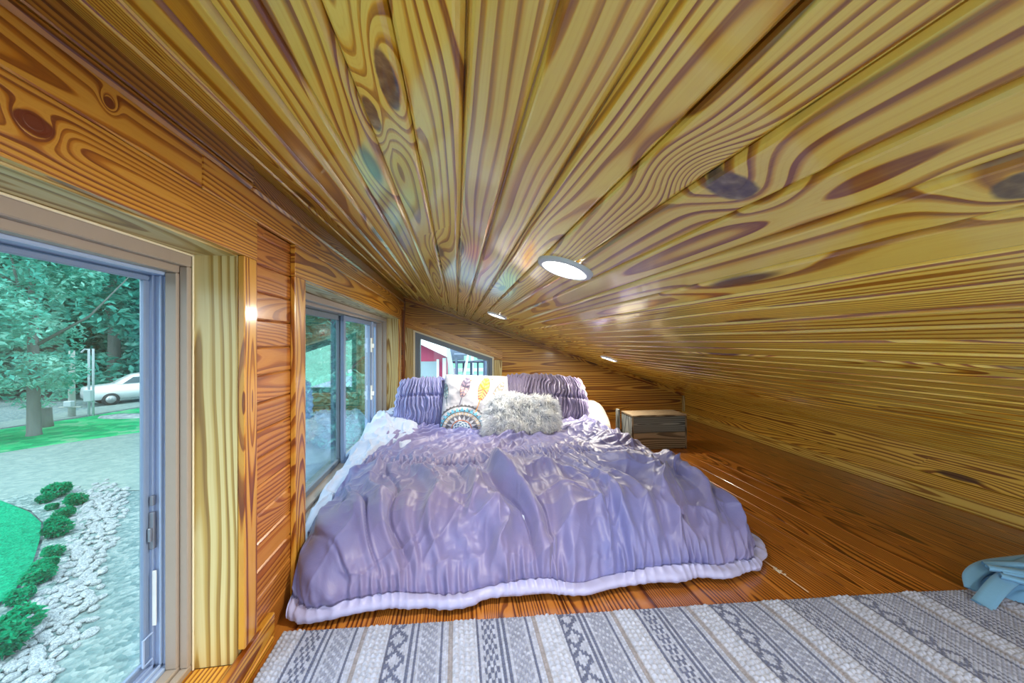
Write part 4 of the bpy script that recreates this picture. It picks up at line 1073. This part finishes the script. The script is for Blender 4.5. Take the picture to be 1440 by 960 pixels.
# white car
def car():
    e = empty('car'); Mw = simple('white_car_paint', S(226, 234, 236), .3, 3, .02, 0, coat=.6); Md = simple('car_glass', S(70, 92, 100), .15, 3, .05, 0); Mt = simple('tyre', S(52, 58, 60), .8, 10, .1)
    Mr = simple('wheel_rim', S(170, 178, 180), .35, 10, .05, metallic=.5)
    low = [(-2.25, .35), (-2.28, .75), (-2.2, 1.02), (-1.1, 1.12), (-.2, 1.14), (1.6, 1.16), (2.22, 1.08), (2.28, .7), (2.24, .35)]
    up = [(-1.15, 1.10), (-.35, 1.62), (.2, 1.70), (1.4, 1.68), (1.95, 1.55), (2.2, 1.08)]
    def extr(pts, w0, w1, zt):
        bm = bmesh.new()
        A_ = [bm.verts.new((x, -(w0+(w1-w0)*max(0, (z-1.1)/.6)), z)) for x, z in pts]; B_ = [bm.verts.new((x, (w0+(w1-w0)*max(0, (z-1.1)/.6)), z)) for x, z in pts]
        bm.faces.new(A_); bm.faces.new(B_[::-1]); n = len(pts)
        for i in range(n): bm.faces.new([A_[(i+1) % n], A_[i], B_[i], B_[(i+1) % n]])
        bmesh.ops.bevel(bm, geom=bm.edges[:], offset=.05, segments=2, affect='EDGES'); bmesh.ops.recalc_face_normals(bm, faces=bm.faces)
        me = bpy.data.meshes.new('car_body'); bm.to_mesh(me); bm.free(); return me
    link('car_body', extr(low, .92, .92, 0), Mw, e, True); link('cabin', extr(up, .88, .68, 0), Mw, e, True)
    for s_ in (-1, 1):
        for (a, b, c, d) in ((-.95, -.02, 1.17, 1.52), (.05, .95, 1.17, 1.58), (1.02, 1.75, 1.2, 1.52)):
            t = MB(); sl_ = .42 if a < -.5 else 0.0; y = lambda z: s_*(.895-(z-1.1)/.6*.2+.004)
            q_ = [(a, y(c), c), (b, y(c), c), (b-.03, y(d), d), (a+sl_+.03, y(d), d)]; t.poly(q_ if s_ < 0 else q_[::-1]); t.build('side_window', Md, e)
    for x in (-1.42, 1.42):
        for s_ in (-1, 1):
            t = MB(); t.tube([(x, s_*.74, .34), (x, s_*.95, .34)], .35, 24); w_ = t.build('wheel', Mt, e, True)
            t = MB(); t.tube([(x, s_*.93, .34), (x, s_*.962, .34)], .21, 18); t.build('rim', Mr, w_, True)
    t = MB(); t.tube([(.2, -.6, 1.72), (1.5, -.6, 1.72)], .025, 6); t.build('roof_rail', Mt, e)
    return e
ce = car(); p = onground(198, 563); p2 = onground(228, 560); ang = math.atan2((p2-p).y, (p2-p).x); setpos(ce, p+Vector((0, 0, .0)), ang, 1.0); tag(ce, 'white estate car parked on the far track at the window edge', 'car')
# flat boulder by the car and a stump by the big tree
o = bpy.data.objects.new('boulder', sm[2]); COL.objects.link(o); o.location = onground(187, 586); o.scale = (1.6, .7, .28); tag(o, 'flat pale boulder in the grass below the white car', 'boulder')
p = onground(64, 600); t = MB(); t.tube([(0, 0, -.2), (0, 0, .3), (0, 0, .8)], [.26, .20, .18], 14); o = t.build('tree_stump', M_bark, None, True); o.location = p; tag(o, 'grey stump standing right behind the big tree trunk', 'stump')

# seen through the gable window: red house, deck furniture, green slope
M_red = simple('red_siding', S(176, 60, 96), .6, 4, .06, .3, stretch=(30, 1, 1)); M_whitep = simple('white_paint', S(226, 230, 236), .5, 10, .03)
M_hill = simple('pale_green_hill', S(120, 168, 144), .9, 1.5, .15)
gz = ground_z(0, 10)
h_ = empty('red_house', (0, 9, gz)); tag(h_, 'red house with white trimmed roof edge seen through the gable window', 'house')
def hy(px, py, Y): v = onY(px, py, Y); return (v.x, v.z-gz)
a0 = hy(540, 500, 9); a1 = hy(631, 500, 9)
def panel(mb, pts, y0_, y1_):
    A_ = [(p[0], y0_, p[1]) for p in pts]; B_ = [(p[0], y1_, p[1]) for p in pts]; mb.poly(A_); mb.poly(B_[::-1])
    for i in range(len(pts)):
        j = (i+1) % len(pts); mb.poly([A_[j], A_[i], B_[i], B_[j]])
r1 = hy(545, 452, 9); r2 = hy(632, 503, 9)
t = MB(); panel(t, [(a0[0], -.1), (hy(626, 500, 9)[0], -.1), (hy(626, 500, 9)[0], hy(626, 499, 9)[1]), (r1[0]-.3, r1[1]-.05)], 0, 3.); t.build('wall', M_red, h_)
t = MB()
panel(t, [(r1[0]-.3, r1[1]+.0), (r2[0]+.02, r2[1]), (r2[0]+.02, r2[1]+.10), (r1[0]-.3, r1[1]+.16)], -.35, 3.2); t.build('roof', M_whitep, h_)
pa, pb = hy(592, 508, 9), hy(614, 560, 9)
t = MB(); panel(t, [(pa[0]-.5, pb[1]), (pb[0], pb[1]), (pb[0], pa[1]), (pa[0]-.5, pa[1])], -.03, -.005); t.build('garage_window', simple('dusty_glass', S(150, 168, 176), .2, 2, .1), h_)
t = MB(); pc = hy(616, 503, 9); pd = hy(626, 560, 9); panel(t, [(pd[0]-.06, -.1), (pd[0]+.02, -.1), (pd[0]+.02, pc[1]), (pd[0]-.06, pc[1])], -.06, -.004); t.box(pb[0]-.0, pb[0]+.06, -.06, -.004, -.1+pb[1], pa[1]+.05, 'Z', ch=.004); t.build('corner_trim', M_whitep, h_)
# pale tree trunk leaning by the house
t = MB(); q_ = [onY(638, 560, 8), onY(634, 515, 8), onY(630, 490, 8), onY(636, 470, 8)]; b0 = q_[0].copy(); b0.z = ground_z(b0.x, 8)
pts_ = [Vector((0, 0, 0)), *[v-b0 for v in q_]]; t.tube(pts_, [.10, .07, .055, .045, .03], 10); t.tube([pts_[1], pts_[1]+Vector((.2, .1, .35)), pts_[1]+Vector((.35, .2, 1.1))], [.05, .04, .02], 8)
o = t.build('birch_trunk', simple('pale_bark', S(176, 184, 190), .8, 12, .15), None, True); o.location = b0; tag(o, 'pale twisted bare trunk between red house and deck', 'tree trunk')
# deck on posts with railing, table, chairs
dkz = onY(670, 538, 8.5).z; dx0, dx1 = onY(632, 530, 8.5).x+.1, onY(750, 530, 8.5).x
dk_ = empty('deck', ((dx0+dx1)/2, 8.6, ground_z(0, 8.6))); tag(dk_, 'raised deck with thin white railing seen through the gable window', 'deck')
dh = dkz-ground_z(0, 8.6); hwx = (dx1-dx0)/2
t = MB(); t.box(-hwx, hwx, -1.0, 2.2, dh-.1, dh, 'X', ch=.01); t.build('platform', simple('deck_boards', S(150, 158, 176), .8, 6, .1, stretch=(1, 20, 1)), dk_)
for sx_ in (-1, 1):
    for y_ in (-.9, 2.1): t = MB(); t.box(sx_*(hwx-.06)-.05, sx_*(hwx-.06)+.05, y_-.05, y_+.05, -.1, dh-.1, 'Z', ch=.005); t.build('support_post', M_whitep, dk_)
rl = onY(660, 519, 10.8).z-ground_z(0, 8.6)
t = MB(); t.box(-hwx, hwx, 2.12, 2.17, rl-.03, rl+.03, 'X', ch=.005); t.box(-hwx, hwx, 2.12, 2.17, dh+.08, dh+.12, 'X', ch=.005); t.build('railing', M_whitep, dk_)
for px in (640, 664, 690):
    xx_ = onY(px, 500, 10.8).x-(dx0+dx1)/2; t = MB(); t.box(xx_-.04, xx_+.04, 2.1, 2.18, dh, rl+ (1.1 if px == 664 else .05), 'Z', ch=.005); t.build('railing_post', M_whitep, dk_)
Mch = simple('slate_furniture', S(84, 98, 122), .6, 10, .08)
def chair(x, y, rz, lab):
    e = empty('deck_chair', (x, y, dkz), rz); tag(e, lab, 'chair', 'chairs on the deck')
    t = MB(); t.box(-.24, .24, -.22, .24, .40, .45, 'X', ch=.01); t.build('seat', Mch, e)
    t = MB(); t.box(-.24, .24, .22, .27, .46, .95, 'X', ch=.012); t.build('backrest', Mch, e)
    for a in (-.21, .21):
        for b in (-.19, .21): t = MB(); t.box(a-.02, a+.02, b-.02, b+.02, 0, .40, 'Z', ch=.004); t.build('leg', Mch, e)
    return e
sc_ = 1
c1 = onY(645, 530, 9.6); chair(c1.x+.05, 9.7, .5, 'slate patio chair at the left of the deck table'); c1 = onY(678, 530, 9.6); chair(c1.x, 9.8, -.5, 'slate patio chair at the right of the deck table')
c1 = onY(662, 530, 9.2); e = empty('patio_table', (c1.x, 9.2, dkz)); tag(e, 'low slate patio table between two chairs on the deck', 'table')
t = MB(); t.box(-.42, .42, -.35, .35, .62, .66, 'X', ch=.01); t.build('tabletop', Mch, e)
for a in (-.36, .36):
    for b in (-.29, .29): t = MB(); t.box(a-.025, a+.025, b-.025, b+.025, 0, .62, 'Z', ch=.004); t.build('leg', Mch, e)
# green slope behind the deck
def hill():
    X, Y = np.meshgrid(np.linspace(-9, 16, 40), np.linspace(13, 40, 30), indexing='ij'); Z = ground_z(X, Y)+ss(Y, 13, 26)*(3.6+.4*vnoise(X*.2, Y*.2, 5))-.05
    me = gridmesh('hillside', np.stack([X, Y, Z], -1)); me.flip_normals(); o = link('hillside', me, M_hill); tag(o, 'pale green grassy slope behind the deck', kind='structure')
hill()
for k, (x_, y_, s_, lab) in enumerate(((.2, 27, .45, 'tree on the slope behind the house gable'), (3.5, 30, .5, 'tree on the slope behind the deck'))):
    t_ = copy_tree(protoB); setpos(t_, (x_, y_, ground_z(x_, y_)+3.2), k, s_); tag(t_, lab, 'tree')
    if 'group' in t_: del t_['group']
# ------------------------------------------------------------------ world and light
wd = bpy.data.worlds.new('world'); SC.world = wd; wd.use_nodes = True
t = NT(wd); tc = t.n('ShaderNodeTexCoord'); x_, y_, z_ = t.sep(tc.outputs['Generated'])
cl = t.noise(tc.outputs['Generated'], 2.5, 5, .6)
skyc = t.mix(t.smooth(cl, .4, .65), S(196, 222, 240), S(240, 246, 250))
skyc = t.mix(t.smooth(z_, -.05, .02), S(120, 140, 130), skyc)
bg = t.n('ShaderNodeBackground'); t.put(bg.inputs[0], skyc); bg.inputs[1].default_value = 2.6
ow = t.n('ShaderNodeOutputWorld'); t.t.links.new(bg.outputs[0], ow.inputs[0])
sun = bpy.data.lights.new('sun', 'SUN'); sun.energy = 1.0; sun.angle = .4; sun.color = (1, .96, .9)
so = bpy.data.objects.new('sun', sun); COL.objects.link(so); so.rotation_euler = (math.radians(28), math.radians(-20), 0)
SC.view_settings.view_transform = 'Standard'; SC.view_settings.look = 'None'; SC.view_settings.gamma = 1; SC.view_settings.exposure = 0.85
SC.view_settings.use_curve_mapping = False
cy_ = SC.cycles; cy_.max_bounces = 6; cy_.diffuse_bounces = 4; cy_.glossy_bounces = 2; cy_.transmission_bounces = 2; cy_.transparent_max_bounces = 8
cy_.caustics_reflective = False; cy_.caustics_refractive = False
